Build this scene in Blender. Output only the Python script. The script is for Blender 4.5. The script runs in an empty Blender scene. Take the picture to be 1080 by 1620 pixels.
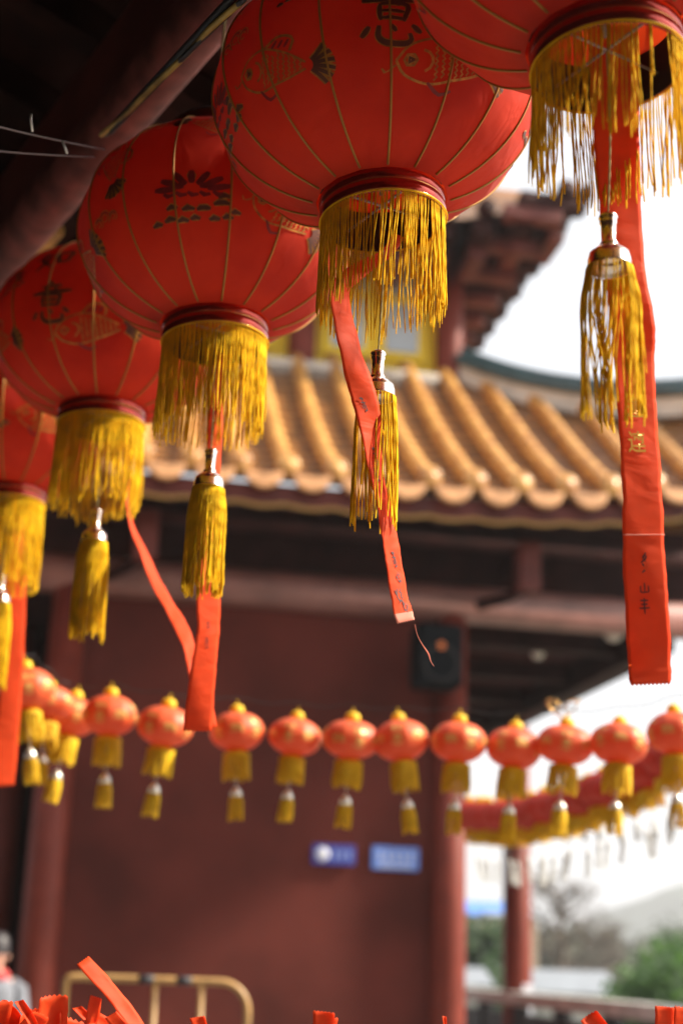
import bpy, bmesh, math, random
from mathutils import Vector, Matrix
R = math.radians
SC = bpy.context.scene
COL = SC.collection

# ------------------------------------------------------------------ camera
PITCH, ROLL, FPX, EYE = R(17.5), R(2.0), 2250.0, 1.35
fwd = Vector((0, math.cos(PITCH), math.sin(PITCH)))
up0 = Vector((0, -math.sin(PITCH), math.cos(PITCH)))
rt0 = Vector((1, 0, 0))
rt = rt0*math.cos(ROLL) + up0*math.sin(ROLL)
up = up0*math.cos(ROLL) - rt0*math.sin(ROLL)
CAMP = Vector((0, 0, EYE))
cd = bpy.data.cameras.new('camera')
cam = bpy.data.objects.new('camera', cd); COL.objects.link(cam)
cam.matrix_world = Matrix(((rt.x, up.x, -fwd.x, 0), (rt.y, up.y, -fwd.y, 0), (rt.z, up.z, -fwd.z, EYE), (0, 0, 0, 1)))
cd.sensor_fit = 'VERTICAL'; cd.sensor_height = 36.0; cd.lens = FPX*36.0/1620
cd.clip_start = 0.05; cd.clip_end = 6000
cd.dof.use_dof = True; cd.dof.focus_distance = 2.2; cd.dof.aperture_fstop = 2.3; cd.dof.aperture_blades = 0
SC.camera = cam

def P(px, py, d):
    """point seen at photo pixel (px, py), d metres deep"""
    return CAMP + d*(rt*((px-540)/FPX) + up*((810-py)/FPX) + fwd)

# ------------------------------------------------------------------ light
SUN_EL, SUN_AZ = R(40), R(92)      # azimuth: degrees to the right of the view direction
w = bpy.data.worlds.new('World'); SC.world = w; w.use_nodes = True
nt = w.node_tree
bg = nt.nodes['Background']; bg.inputs[1].default_value = 0.072
sky = nt.nodes.new('ShaderNodeTexSky'); sky.sky_type = 'NISHITA'; sky.sun_disc = False
sky.sun_elevation = SUN_EL; sky.sun_rotation = SUN_AZ
sky.air_density = 1.0; sky.dust_density = 4.0; sky.ozone_density = 1.0
hsv = nt.nodes.new('ShaderNodeHueSaturation'); hsv.inputs['Saturation'].default_value = 0.35
nt.links.new(sky.outputs[0], hsv.inputs['Color']); veil = nt.nodes.new('ShaderNodeMix'); veil.data_type = 'RGBA'; veil.inputs[0].default_value = 0.55; veil.inputs[7].default_value = (8.2, 8.5, 9.0, 1)   # thin white cloud over the whole sky
nt.links.new(hsv.outputs[0], veil.inputs[6]); nt.links.new(veil.outputs[2], bg.inputs[0])
sd = bpy.data.lights.new('sun', 'SUN'); sd.energy = 5.0; sd.angle = R(4); sd.color = (1, 0.90, 0.74)
sun = bpy.data.objects.new('sun', sd); COL.objects.link(sun)
sdir = Vector((math.sin(SUN_AZ)*math.cos(SUN_EL), math.cos(SUN_AZ)*math.cos(SUN_EL), math.sin(SUN_EL)))
sun.rotation_euler = sdir.to_track_quat('Z', 'Y').to_euler()
sun.location = (8, 6, 12)
SC.view_settings.view_transform = 'Standard'; SC.view_settings.look = 'None'
SC.view_settings.exposure = 1.35; SC.view_settings.gamma = 1
SC.render.engine = 'CYCLES'
SC.cycles.max_bounces = 8; SC.cycles.transparent_max_bounces = 8
SC.cycles.sample_clamp_indirect = 6

# ------------------------------------------------------------------ materials
M = {}
def mat(name, base, rough=0.6, metal=0.0, var=0.0, vscale=8.0, bump=0.0, bscale=60.0, trans=0.0, tcol=None,
        sheen=0.0, coat=0.0, spec=0.5, detail=4.0, base2=None, emit=None):
    m = bpy.data.materials.new(name); m.use_nodes = True; n = m.node_tree; nd = n.nodes
    p = nd['Principled BSDF']
    p.inputs['Base Color'].default_value = (*base, 1); p.inputs['Roughness'].default_value = rough
    p.inputs['Metallic'].default_value = metal; p.inputs['Specular IOR Level'].default_value = spec
    p.inputs['Coat Weight'].default_value = coat
    p.inputs['Sheen Weight'].default_value = sheen
    if sheen: p.inputs['Sheen Tint'].default_value = (1, 0.72, 0.70, 1); p.inputs['Sheen Roughness'].default_value = 0.35
    tc = nd.new('ShaderNodeTexCoord')
    if var:
        no = nd.new('ShaderNodeTexNoise'); no.inputs['Scale'].default_value = vscale; no.inputs['Detail'].default_value = detail
        n.links.new(tc.outputs['Object'], no.inputs['Vector'])
        mx = nd.new('ShaderNodeMix'); mx.data_type = 'RGBA'
        b2 = base2 or tuple(c*(1-var) for c in base)
        mx.inputs[6].default_value = (*b2, 1); mx.inputs[7].default_value = (*[min(1, c*(1+var*0.5)) for c in base], 1)
        mr = nd.new('ShaderNodeMapRange'); mr.inputs[1].default_value = 0.35; mr.inputs[2].default_value = 0.65
        n.links.new(no.outputs[0], mr.inputs[0]); n.links.new(mr.outputs[0], mx.inputs[0])
        n.links.new(mx.outputs[2], p.inputs['Base Color'])
    if bump:
        nb = nd.new('ShaderNodeTexNoise'); nb.inputs['Scale'].default_value = bscale; nb.inputs['Detail'].default_value = 3
        n.links.new(tc.outputs['Object'], nb.inputs['Vector'])
        bp = nd.new('ShaderNodeBump'); bp.inputs['Strength'].default_value = bump; bp.inputs['Distance'].default_value = 0.3/bscale
        n.links.new(nb.outputs[0], bp.inputs['Height']); n.links.new(bp.outputs[0], p.inputs['Normal'])
    if trans:
        tr = nd.new('ShaderNodeBsdfTranslucent'); tr.inputs[0].default_value = (*(tcol or base), 1)
        ms = nd.new('ShaderNodeMixShader'); ms.inputs[0].default_value = trans
        out = nd['Material Output']
        n.links.new(p.outputs[0], ms.inputs[1]); n.links.new(tr.outputs[0], ms.inputs[2]); n.links.new(ms.outputs[0], out.inputs[0])
    if emit:
        p.inputs['Emission Color'].default_value = (*emit[:3], 1); p.inputs['Emission Strength'].default_value = emit[3]
    M[name] = m
    return m
def add_pucker(name, scale, dist, stretch):
    m = M[name]; n = m.node_tree; p = n.nodes['Principled BSDF']; old = p.inputs['Normal'].links[0].from_socket
    tc = n.nodes.new('ShaderNodeTexCoord'); mp = n.nodes.new('ShaderNodeMapping'); mp.inputs['Scale'].default_value = stretch
    no = n.nodes.new('ShaderNodeTexNoise'); no.inputs['Scale'].default_value = scale; no.inputs['Detail'].default_value = 2; no.inputs['Distortion'].default_value = 0.8
    b = n.nodes.new('ShaderNodeBump'); b.inputs['Distance'].default_value = dist; b.inputs['Strength'].default_value = 0.7
    n.links.new(tc.outputs['Object'], mp.inputs[0]); n.links.new(mp.outputs[0], no.inputs['Vector']); n.links.new(no.outputs[0], b.inputs['Height'])
    n.links.new(old, b.inputs['Normal']); n.links.new(b.outputs[0], p.inputs['Normal'])
mat('lantern_fabric', (0.54, 0.034, 0.009), 0.65, var=0.35, vscale=7, base2=(0.38, 0.018, 0.006), bump=0.3, bscale=900, trans=0.30, tcol=(0.85, 0.075, 0.014), sheen=0.05, spec=0.2)
add_pucker('lantern_fabric', 20, .006, (1, 1, .55))
mat('gold_cord', (0.36, 0.16, 0.02), 0.5, 0.3, bump=0.5, bscale=500)
mat('gold_print', (0.52, 0.22, 0.035), 0.42, 0.35, var=0.4, vscale=90)
mat('dark_print', (0.12, 0.028, 0.012), 0.55, var=0.3, vscale=60)
mat('maroon_print', (0.22, 0.014, 0.012), 0.5, var=0.3, vscale=60)
mat('red_foil', (0.36, 0.026, 0.012), 0.22, 0.8, coat=0.5)
mat('gold_foil', (0.75, 0.42, 0.12), 0.2, 0.9, coat=0.3)
mat('black_rubber', (0.012, 0.010, 0.010), 0.7)
mat('fringe_thread', (0.90, 0.56, 0.010), 0.85, spec=0.2, var=0.3, vscale=25, trans=0.30, tcol=(0.95, 0.56, 0.012))
mat('tassel_thread', (0.90, 0.57, 0.012), 0.85, spec=0.2, var=0.3, vscale=25, trans=0.30, tcol=(0.95, 0.58, 0.015))
mat('cap_metal', (0.93, 0.87, 0.80), 0.2, 1.0)
mat('silver_metal', (0.88, 0.86, 0.80), 0.4, 0.7)
mat('hang_cord', (0.42, 0.34, 0.14), 0.7)
mat('ribbon_red', (0.80, 0.085, 0.016), 0.6, var=0.10, vscale=40, bump=0.25, bscale=700, trans=0.42, tcol=(0.95, 0.13, 0.02), spec=0.25)
add_pucker('ribbon_red', 14, .004, (1, 1, 2.2))
mat('ribbon_edge', (0.80, 0.28, 0.20), 0.7, trans=0.3)
mat('ink', (0.06, 0.008, 0.006), 0.6)
mat('gold_ink', (0.55, 0.26, 0.03), 0.4, 0.4)
mat('wire', (0.35, 0.30, 0.30), 0.5, 0.6)
mat('cable_black', (0.01, 0.01, 0.012), 0.6)
mat('cable_yellow', (0.42, 0.28, 0.06), 0.6, var=0.5, vscale=12)
mat('beam_red', (0.16, 0.050, 0.042), 0.6, spec=0.3, var=0.5, vscale=14, bump=0.3, bscale=30)
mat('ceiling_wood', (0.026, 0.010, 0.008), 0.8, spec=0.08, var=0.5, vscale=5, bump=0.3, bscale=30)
mat('bracket_gold', (0.45, 0.24, 0.05), 0.6, var=0.5, vscale=10)
# buildings
mat('wall_red', (0.115, 0.023, 0.016), 0.9, spec=0.2, var=0.42, vscale=0.8, bump=0.25, bscale=35, detail=8)
mat('column_red', (0.17, 0.030, 0.018), 0.5, var=0.15, vscale=6, spec=0.2)
mat('timber_red', (0.12, 0.026, 0.020), 0.5, spec=0.25, var=0.3, vscale=5)
mat('beam_paint', (0.24, 0.105, 0.09), 0.45, var=0.25, vscale=4)
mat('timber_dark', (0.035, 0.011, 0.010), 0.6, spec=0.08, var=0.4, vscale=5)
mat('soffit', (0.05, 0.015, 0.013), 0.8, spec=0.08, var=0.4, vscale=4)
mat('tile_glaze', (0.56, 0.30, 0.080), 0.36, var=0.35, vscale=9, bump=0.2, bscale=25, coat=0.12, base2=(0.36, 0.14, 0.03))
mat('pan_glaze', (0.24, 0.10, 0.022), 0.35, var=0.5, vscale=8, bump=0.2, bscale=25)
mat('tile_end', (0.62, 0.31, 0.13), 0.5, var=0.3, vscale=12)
mat('plaster', (0.62, 0.56, 0.48), 0.8, var=0.2, vscale=3)
mat('ridge_teal', (0.03, 0.065, 0.075), 0.35, var=0.3, vscale=6)
mat('yellow_paint', (0.95, 0.70, 0.015), 0.5)
mat('pane', (0.42, 0.50, 0.56), 0.15, coat=0.3)
mat('trim_gold', (0.36, 0.20, 0.05), 0.6)
mat('stone', (0.60, 0.60, 0.58), 0.8, var=0.25, vscale=6, bump=0.3)
mat('floor_stone', (0.20, 0.19, 0.18), 0.7, var=0.25, vscale=2, bump=0.2)
mat('shade_dark_stone', (0.025, 0.026, 0.032), 0.7, var=0.3, vscale=5)  # shade below the top rail is put into this near-black colour
mat('speaker_black', (0.006, 0.007, 0.009), 0.8, spec=0.1)
mat('lamp_glass', (0.85, 0.80, 0.72), 0.3)
mat('orange_light', (0.35, 0.08, 0.02), 0.4, emit=(1, 0.25, 0.04, 0.12))
mat('sign_navy', (0.05, 0.07, 0.38), 0.35, coat=0.3)
mat('sign_sky', (0.12, 0.25, 0.70), 0.35, coat=0.3)
mat('sign_white', (0.75, 0.76, 0.85), 0.4)
mat('sign_pale', (0.40, 0.52, 0.85), 0.4)
mat('barrier_paint', (0.45, 0.26, 0.09), 0.45, var=0.25, vscale=8)
mat('barrier_black', (0.03, 0.03, 0.035), 0.6)
mat('small_fabric', (0.72, 0.125, 0.035), 0.5, trans=0.3, tcol=(0.9, 0.12, 0.03))
mat('small_fringe', (0.92, 0.62, 0.015), 0.6, trans=0.3, tcol=(0.9, 0.55, 0.03))
mat('small_print', (0.80, 0.42, 0.12), 0.4, 0.2)
mat('deep_fabric', (0.52, 0.034, 0.012), 0.55, trans=0.25, tcol=(0.7, 0.03, 0.01))
mat('pale_tag', (0.62, 0.62, 0.60), 0.6)
mat('leaf_dark', (0.035, 0.075, 0.03), 0.6, var=0.6, vscale=1.5, trans=0.25, tcol=(0.08, 0.16, 0.04))
mat('leaf_fresh', (0.06, 0.12, 0.045), 0.55, var=0.5, vscale=2.0, trans=0.35, tcol=(0.10, 0.22, 0.04))
mat('leaf_dull', (0.10, 0.11, 0.075), 0.7, var=0.5, vscale=1.0)
mat('bark', (0.10, 0.075, 0.055), 0.85, var=0.4, vscale=10)
mat('earth', (0.16, 0.17, 0.12), 0.9, var=0.4, vscale=0.05)
mat('hill_wood', (0.06, 0.085, 0.055), 0.9, var=0.5, vscale=0.02, bump=0.4, bscale=0.2)
mat('house_white', (0.42, 0.41, 0.38), 0.8, var=0.15, vscale=1)
mat('house_beige', (0.55, 0.42, 0.28), 0.8, var=0.15, vscale=1)
mat('roof_grey', (0.20, 0.22, 0.25), 0.6, var=0.2, vscale=2)
mat('roof_blue', (0.06, 0.20, 0.62), 0.45, var=0.15, vscale=2)
mat('window_dark', (0.05, 0.06, 0.08), 0.2)
mat('skin', (0.55, 0.30, 0.22), 0.5)
mat('hair', (0.02, 0.015, 0.018), 0.5)
mat('coat_grey', (0.16, 0.17, 0.20), 0.8, var=0.15, vscale=8, bump=0.3)
mat('trousers', (0.03, 0.03, 0.04), 0.8)
mat('scarf_red', (0.45, 0.05, 0.05), 0.8)

# ------------------------------------------------------------------ mesh helpers
class MB:
    def __init__(s): s.v = []; s.f = []; s.mi = []
    def add(s, vs, fs, m=0):
        o = len(s.v); s.v += [tuple(v) for v in vs]
        s.f += [tuple(i+o for i in f) for f in fs]; s.mi += [m]*len(fs)
    def box(s, c, d, rz=0.0, m=0, M4=None):
        cx, cy, cz = c; x, y, z = d[0]/2, d[1]/2, d[2]/2
        pts = []
        for k in (-1, 1):
            for j in (-1, 1):
                for i in (-1, 1):
                    X, Y, Z = i*x, j*y, k*z
                    if M4 is not None:
                        q = M4 @ Vector((X, Y, Z)); X, Y, Z = q
                    elif rz:
                        X, Y = X*math.cos(rz)-Y*math.sin(rz), X*math.sin(rz)+Y*math.cos(rz)
                    pts.append((cx+X, cy+Y, cz+Z))
        s.add(pts, [(0, 2, 3, 1), (4, 5, 7, 6), (0, 1, 5, 4), (2, 6, 7, 3), (0, 4, 6, 2), (1, 3, 7, 5)], m)
    def tube(s, pts, r, n=8, m=0, caps=True, twist=0.0, squash=1.0):
        pts = [Vector(p) for p in pts]; k = len(pts)
        if k < 2: return
        rr = r if isinstance(r, (list, tuple)) else [r]*k
        t0 = (pts[1]-pts[0]).normalized()
        a = Vector((0, 0, 1)) if abs(t0.z) < 0.9 else Vector((1, 0, 0))
        u = t0.cross(a).normalized(); vs = []
        for i, p in enumerate(pts):
            t = (pts[min(i+1, k-1)]-pts[max(i-1, 0)])
            t = t.normalized() if t.length > 1e-9 else t0
            u = (u - t*u.dot(t)).normalized(); w_ = t.cross(u)
            for j in range(n):
                th = 2*math.pi*j/n + twist*i
                vs.append(p + rr[i]*(u*math.cos(th)+w_*math.sin(th)*squash))
        fs = []
        for i in range(k-1):
            for j in range(n):
                fs.append((i*n+j, i*n+(j+1) % n, (i+1)*n+(j+1) % n, (i+1)*n+j))
        if caps:
            fs.append(tuple(range(n-1, -1, -1))); fs.append(tuple((k-1)*n+j for j in range(n)))
        s.add(vs, fs, m)
    def lathe(s, prof, n=32, m=0, c=(0, 0, 0), rad=None):
        vs = []; k = len(prof)
        for (r, z) in prof:
            for j in range(n):
                th = 2*math.pi*j/n; q = r*(rad(th) if rad else 1)
                vs.append((c[0]+q*math.cos(th), c[1]+q*math.sin(th), c[2]+z))
        fs = [(i*n+j, i*n+(j+1) % n, (i+1)*n+(j+1) % n, (i+1)*n+j) for i in range(k-1) for j in range(n)]
        s.add(vs, fs, m)
    def build(s, name, mats, parent=None, smooth=True, bevel=0.0):
        me = bpy.data.meshes.new(name); me.from_pydata(s.v, [], s.f)
        for mm in (mats if isinstance(mats, (list, tuple)) else [mats]): me.materials.append(M[mm])
        me.polygons.foreach_set('material_index', s.mi)
        me.polygons.foreach_set('use_smooth', [smooth]*len(s.f))
        me.update()
        o = bpy.data.objects.new(name, me); COL.objects.link(o)
        if parent is not None: o.parent = parent
        if bevel:
            b = o.modifiers.new('bevel', 'BEVEL'); b.width = bevel; b.segments = 2; b.limit_method = 'ANGLE'
        return o

def thing(name, label, cat, loc=(0, 0, 0), rz=0.0, group=None):
    o = bpy.data.objects.new(name, None); COL.objects.link(o); o.empty_display_size = 0.1
    o.location = loc; o.rotation_euler = (0, 0, rz); o['label'] = label; o['category'] = cat
    if group: o['group'] = group
    return o
def tag(o, label, cat, group=None):
    o['label'] = label; o['category'] = cat
    if group: o['group'] = group
    return o
def structure(o): o['kind'] = 'structure'; return o
def copy_thing(root, loc, rz, label, tilt=(0, 0)):
    r = root.copy(); COL.objects.link(r); r.location = loc; r.rotation_euler = (tilt[0], tilt[1], rz); r['label'] = label
    for ch in list(root.children):
        c = ch.copy(); COL.objects.link(c); c.parent = r
        for g in list(ch.children):
            d = g.copy(); COL.objects.link(d); d.parent = c
    return r
def lerp(a, b, t): return a+(b-a)*t
def interp(tab, x):
    if x <= tab[0][0]: return tab[0][1]
    for (x0, y0), (x1, y1) in zip(tab, tab[1:]):
        if x <= x1: return y0+(y1-y0)*(x-x0)/(x1-x0)
    return tab[-1][1]
def catmull(pts, n):
    pts = [Vector(p) for p in pts]
    q = [2*pts[0]-pts[1]]+pts+[2*pts[-1]-pts[-2]]; out = []
    for i in range(1, len(q)-2):
        for k in range(n):
            t = k/n; a, b, c, d = q[i-1], q[i], q[i+1], q[i+2]
            out.append(0.5*((2*b)+(c-a)*t+(2*a-5*b+4*c-d)*t*t+(-a+3*b-3*c+d)*t*t*t))
    out.append(pts[-1]); return out

# ------------------------------------------------------------------ drawn motifs: strokes (points, half width, taper) in a unit box
def st(*pts, w=0.06, m='d', tip=0.35): return (pts, w, m, tip)
CH_YI = [st((-.06, 1.0), (.03, .86), w=.07), st((-.42, .74), (.0, .77), (.42, .82), w=.05), st((-.24, .68), (-.16, .54), w=.06), st((.24, .70), (.14, .54), w=.06),
         st((-.85, .44), (0, .48), (.85, .56), w=.075), st((-.36, .33), (-.36, 0), (-.31, -.2), w=.06), st((-.34, .32), (.36, .36), (.34, 0), (.28, -.18), w=.065),
         st((-.3, .10), (.3, .12), w=.045), st((-.3, -.12), (.3, -.11), w=.05), st((-.62, -.38), (-.72, -.55), (-.82, -.7), w=.075),
         st((-.36, -.36), (-.36, -.7), (-.1, -.88), (.35, -.85), (.52, -.7), (.46, -.52), w=.08), st((-.03, -.34), (.1, -.52), w=.065), st((.52, -.26), (.78, -.46), w=.07)]
CH_RU = [st((-.42, .8), (-.62, .15), (-.35, -.2), (-.08, -.55), w=.075), st((-.18, .4), (-.35, -.15), (-.85, -.65), w=.07), st((-.95, .22), (-.5, .3), (-.02, .36), w=.06),
         st((.22, .38), (.27, -.05), (.3, -.42), w=.07), st((.22, .36), (.85, .42), (.78, 0), (.72, -.38), w=.07), st((.3, -.33), (.72, -.31), w=.055)]
def arc(cx, cy, r, a0, a1, n=9, ry=None):
    ry = ry or r
    return [(cx+r*math.cos(R(a0+(a1-a0)*i/(n-1))), cy+ry*math.sin(R(a0+(a1-a0)*i/(n-1)))) for i in range(n)]
def make_fish():
    s = []
    top = [(-1.0, .12), (-.8, .36), (-.4, .46), (.05, .34), (.45, .12)]
    bot = [(-1.0, .12), (-.85, -.12), (-.45, -.28), (.05, -.16), (.45, .0)]
    s.append(st(*top, w=.014, m='g', tip=1)); s.append(st(*bot, w=.014, m='g', tip=1))
    s.append(st(*arc(-.78, .12, .10, 0, 360, 13), w=.016, m='g', tip=1)); s.append(st(*arc(-.78, .12, .045, 0, 360, 9), w=.03, m='d', tip=1))
    s.append(st(*arc(-.62, .1, .18, -70, 80, 8), w=.016, m='g', tip=1))
    for c in range(8):
        for r in range(-3, 4):
            x = -.42+c*.105; y = .09+r*.085+(.042 if c % 2 else 0)
            if y > interp([(-.5, .38), (.05, .28), (.5, .08)], x) or y < interp([(-.5, -.2), (.05, -.10), (.5, .02)], x): continue
            s.append(st(*arc(x, y, .055, -80, 80, 5), w=.009, m='g', tip=1))
    for a in (-42, -25, -8, 10, 27, 44):
        s.append(st((.47+.12*math.cos(R(a)), .06+.12*math.sin(R(a))), (.47+.30*math.cos(R(a)), .06+.30*math.sin(R(a))), (.47+.50*math.cos(R(a*1.15)), .06+.46*math.sin(R(a*1.15))), w=.034, m='d', tip=.9))
    s.append(st((-.35, .46), (-.1, .66), (.2, .60), (.15, .36), w=.02, m='g', tip=1))
    for x in (-.2, -.08, .04): s.append(st((x, .44), (x+.08, .58), w=.026, m='m', tip=.6))
    s.append(st((-.5, -.25), (-.3, -.45), (-.12, -.38), w=.03, m='m'))
    s.append(st((-1.0, .05), (-1.12, -.06), (-1.2, .03), w=.012, m='g'))
    return s
def make_lotus():
    s = []
    for (cx, cy, n_, r_, a0) in ((0, .05, 7, .52, 0), (0, .12, 5, .26, 0)):
        for i in range(n_):
            a = R(10+160*i/(n_-1)); ca, sa = math.cos(a)*r_*1.3, math.sin(a)*r_*.75
            pl = [(cx+ca*.45, cy+sa*.45), (cx+ca*.8-sa*.2, cy+sa*.8+.02), (cx+ca*1.1, cy+sa*1.15), (cx+ca*.8+sa*.2, cy+sa*.8), (cx+ca*.45, cy+sa*.45)]
            s.append(st(*pl, w=.013, m='g', tip=1)); s.append(st(pl[0], (cx+ca*.78, cy+sa*.8), pl[2], w=.07, m='m', tip=.3))
    for x in (-.55, -.3, -.08, .15, .4): s.append(st((x, .02), (x+.1, -.06), (x+.2, -.03), w=.05, m='m', tip=.4))
    for (x, y, l) in ((-.5, -.32, .22), (-.2, -.36, .24), (.08, -.36, .26), (.4, -.26, .3), (-.8, -.62, .2), (-.55, -.56, .22), (-.3, -.6, .22), (-.05, -.56, .18), (.3, -.58, .2), (.55, -.55, .2), (.72, -.44, .18), (.5, -.12, .25)):
        s.append(st((x, y), (x+l*.5, y+.05), (x+l, y+.01), w=.05, m='d', tip=.2))
    return s
def make_cloud():
    s = []
    for (cx, cy, r) in ((-.5, 0, .28), (-.05, .12, .34), (.45, 0, .26)):
        s.append(st(*arc(cx, cy, r, 200, -60, 12), w=.018, m='g', tip=1)); s.append(st(*arc(cx, cy, r*.5, 180, -120, 9), w=.018, m='g', tip=1))
        s.append(st(*arc(cx, cy, r*.75, 150, 20, 7), w=.03, m='m', tip=.6))
    return s
FISH, LOTUS, CLOUD = make_fish(), make_lotus(), make_cloud()

def ribbonize(pts, w_, tip, step):
    """variable width 2D strip; returns list of (centre, half vector)"""
    P2 = [Vector((p[0], p[1], 0)) for p in pts]
    if len(P2) > 2: P2 = catmull(P2, 4)
    L = sum((b-a).length for a, b in zip(P2, P2[1:])); n = max(2, int(L/step))
    out = []; acc = 0; k = 0
    for i in range(n+1):
        s_ = L*i/n
        while k < len(P2)-2 and acc+(P2[k+1]-P2[k]).length < s_: acc += (P2[k+1]-P2[k]).length; k += 1
        seg = P2[k+1]-P2[k]; t = (s_-acc)/max(seg.length, 1e-9); p = P2[k]+seg*min(t, 1.0)
        d = seg.normalized(); ww = w_*(tip+(1-tip)*math.sin(math.pi*min(1, max(0, i/n*0.9+0.05)))**0.5)
        out.append((p, Vector((-d.y, d.x, 0))*ww))
    return out
def stroke_mesh(mb, strokes, fmap, which, grow=0.0, off=0.001, step=0.08):
    for (pts, w_, m, tip) in strokes:
        if m != which: continue
        rb = ribbonize(pts, w_+grow, tip, step)
        vs = []
        for p, h in rb:
            vs.append(fmap(p.x+h.x, p.y+h.y, off)); vs.append(fmap(p.x-h.x, p.y-h.y, off))
        mb.add(vs, [(2*i, 2*i+1, 2*i+3, 2*i+2) for i in range(len(rb)-1)])

# ------------------------------------------------------------------ lanterns
class Body:
    """oblate ribbed lantern body; base of the bottom collar at z=0"""
    def __init__(s, a, b, rr, ch, ribs): 
        s.a, s.b, s.rr, s.ch, s.n = a, b, rr, ch, ribs
        s.ph = math.acos((rr*0.96)/a); s.zc = ch*0.9+b*math.sin(s.ph)
    def pt(s, th, ph, off=0.0):
        d = (th*s.n/(2*math.pi)) % 1.0
        dl = (d-0.5)*2*math.pi/s.n; flat = math.cos(math.pi/s.n)/math.cos(dl)
        k = 1-(1-flat)*0.75
        cp = math.copysign(abs(math.cos(ph))**0.88, math.cos(ph))
        cp0 = math.cos(s.ph)**0.88
        # keep collar radius
        r = (s.a*cp)*k
        z = s.zc+s.b*math.sin(ph)
        nr, nz = math.cos(ph)/s.a, math.sin(ph)/s.b; L = math.hypot(nr, nz)
        r += off*nr/L; z += off*nz/L
        return (r*math.cos(th), r*math.sin(th), z)

def fringe_mesh(mb, rad, n, L, r, rnd, seg=14, sides=4, gaps=(), jit=0.012, zt=0.0, flare=0.0, tangle=0.0, lv=0.12, lean=0.0):
    th = 0
    clump = [rnd.uniform(-1, 1) for _ in range(24)]
    for i in range(n):
        th = 2*math.pi*(i+rnd.uniform(-.35, .35))/n
        if any(a < (th % (2*math.pi)) < b and rnd.random() < pr for a, b, pr in gaps): continue
        l = L*(1+rnd.uniform(-lv, lv*0.5)+0.05*clump[int(th/(2*math.pi)*24) % 24])
        if rnd.random() < 0.05: l *= rnd.uniform(.6, .9)
        ax, ay = rnd.uniform(0, 6.28), rnd.uniform(0, 6.28); f1, f2 = rnd.uniform(1.5, 4), rnd.uniform(4, 8)
        tdr = rnd.gauss(0, jit)+tangle*clump[(int(th/(2*math.pi)*24)+3) % 24]; rdr = rnd.gauss(0, jit*0.6)
        pts = []
        for k in range(seg+1):
            t = k/seg; s1 = t*t*(3-2*t); lx = lean*l*t
            dt_ = (tdr*s1 + 0.0030*t*math.sin(f1*t+ax)+0.0008*t*math.sin(f2*t*1.5+ay))/rad
            dr = flare*min(1, t*4)+rdr*s1+0.0022*t*math.sin(f1*t*1.3+ay)
            a_ = th+dt_; q = rad+dr
            pts.append((q*math.cos(a_)+lx, q*math.sin(a_), zt-l*t))
        mb.tube(pts, r*rnd.uniform(.8, 1.15), sides, twist=0.55 if sides == 4 else 0, caps=False)

def print_motifs(body, layout, parent, detail=1.0):
    """layout: list of (motif, azimuth deg, latitude deg, half size m, mirror, tilt deg)"""
    ws = 0.09/detail
    for (mo, az, lat, sz, mir, tilt) in layout:
        ct, sn = math.cos(R(tilt)), math.sin(R(tilt))
        def f(x, y, o):
            X, Y = (x*ct-y*sn)*sz*mir, (x*sn+y*ct)*sz
            ph = R(lat)+Y/(0.5*(body.a+body.b))
            return body.pt(R(az)+X/(body.a*max(.35, math.cos(ph))), ph, o)
        mb = MB()
        for mi_, (key, grow, off) in enumerate((('d', 0, .0016), ('m', 0, .0015), ('g', .007, .0012), ('d', .034, .0008))):
            k0 = len(mb.f); stroke_mesh(mb, mo, f, key, grow, off, ws); mb.mi[k0:] = [mi_]*(len(mb.f)-k0)
        nm = 'lotus_print' if mo is LOTUS else 'fish_print' if mo is FISH else 'cloud_print' if mo is CLOUD else 'character_print'
        mb.build(nm, ['dark_print', 'maroon_print', 'gold_print', 'gold_print'], parent)

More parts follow.
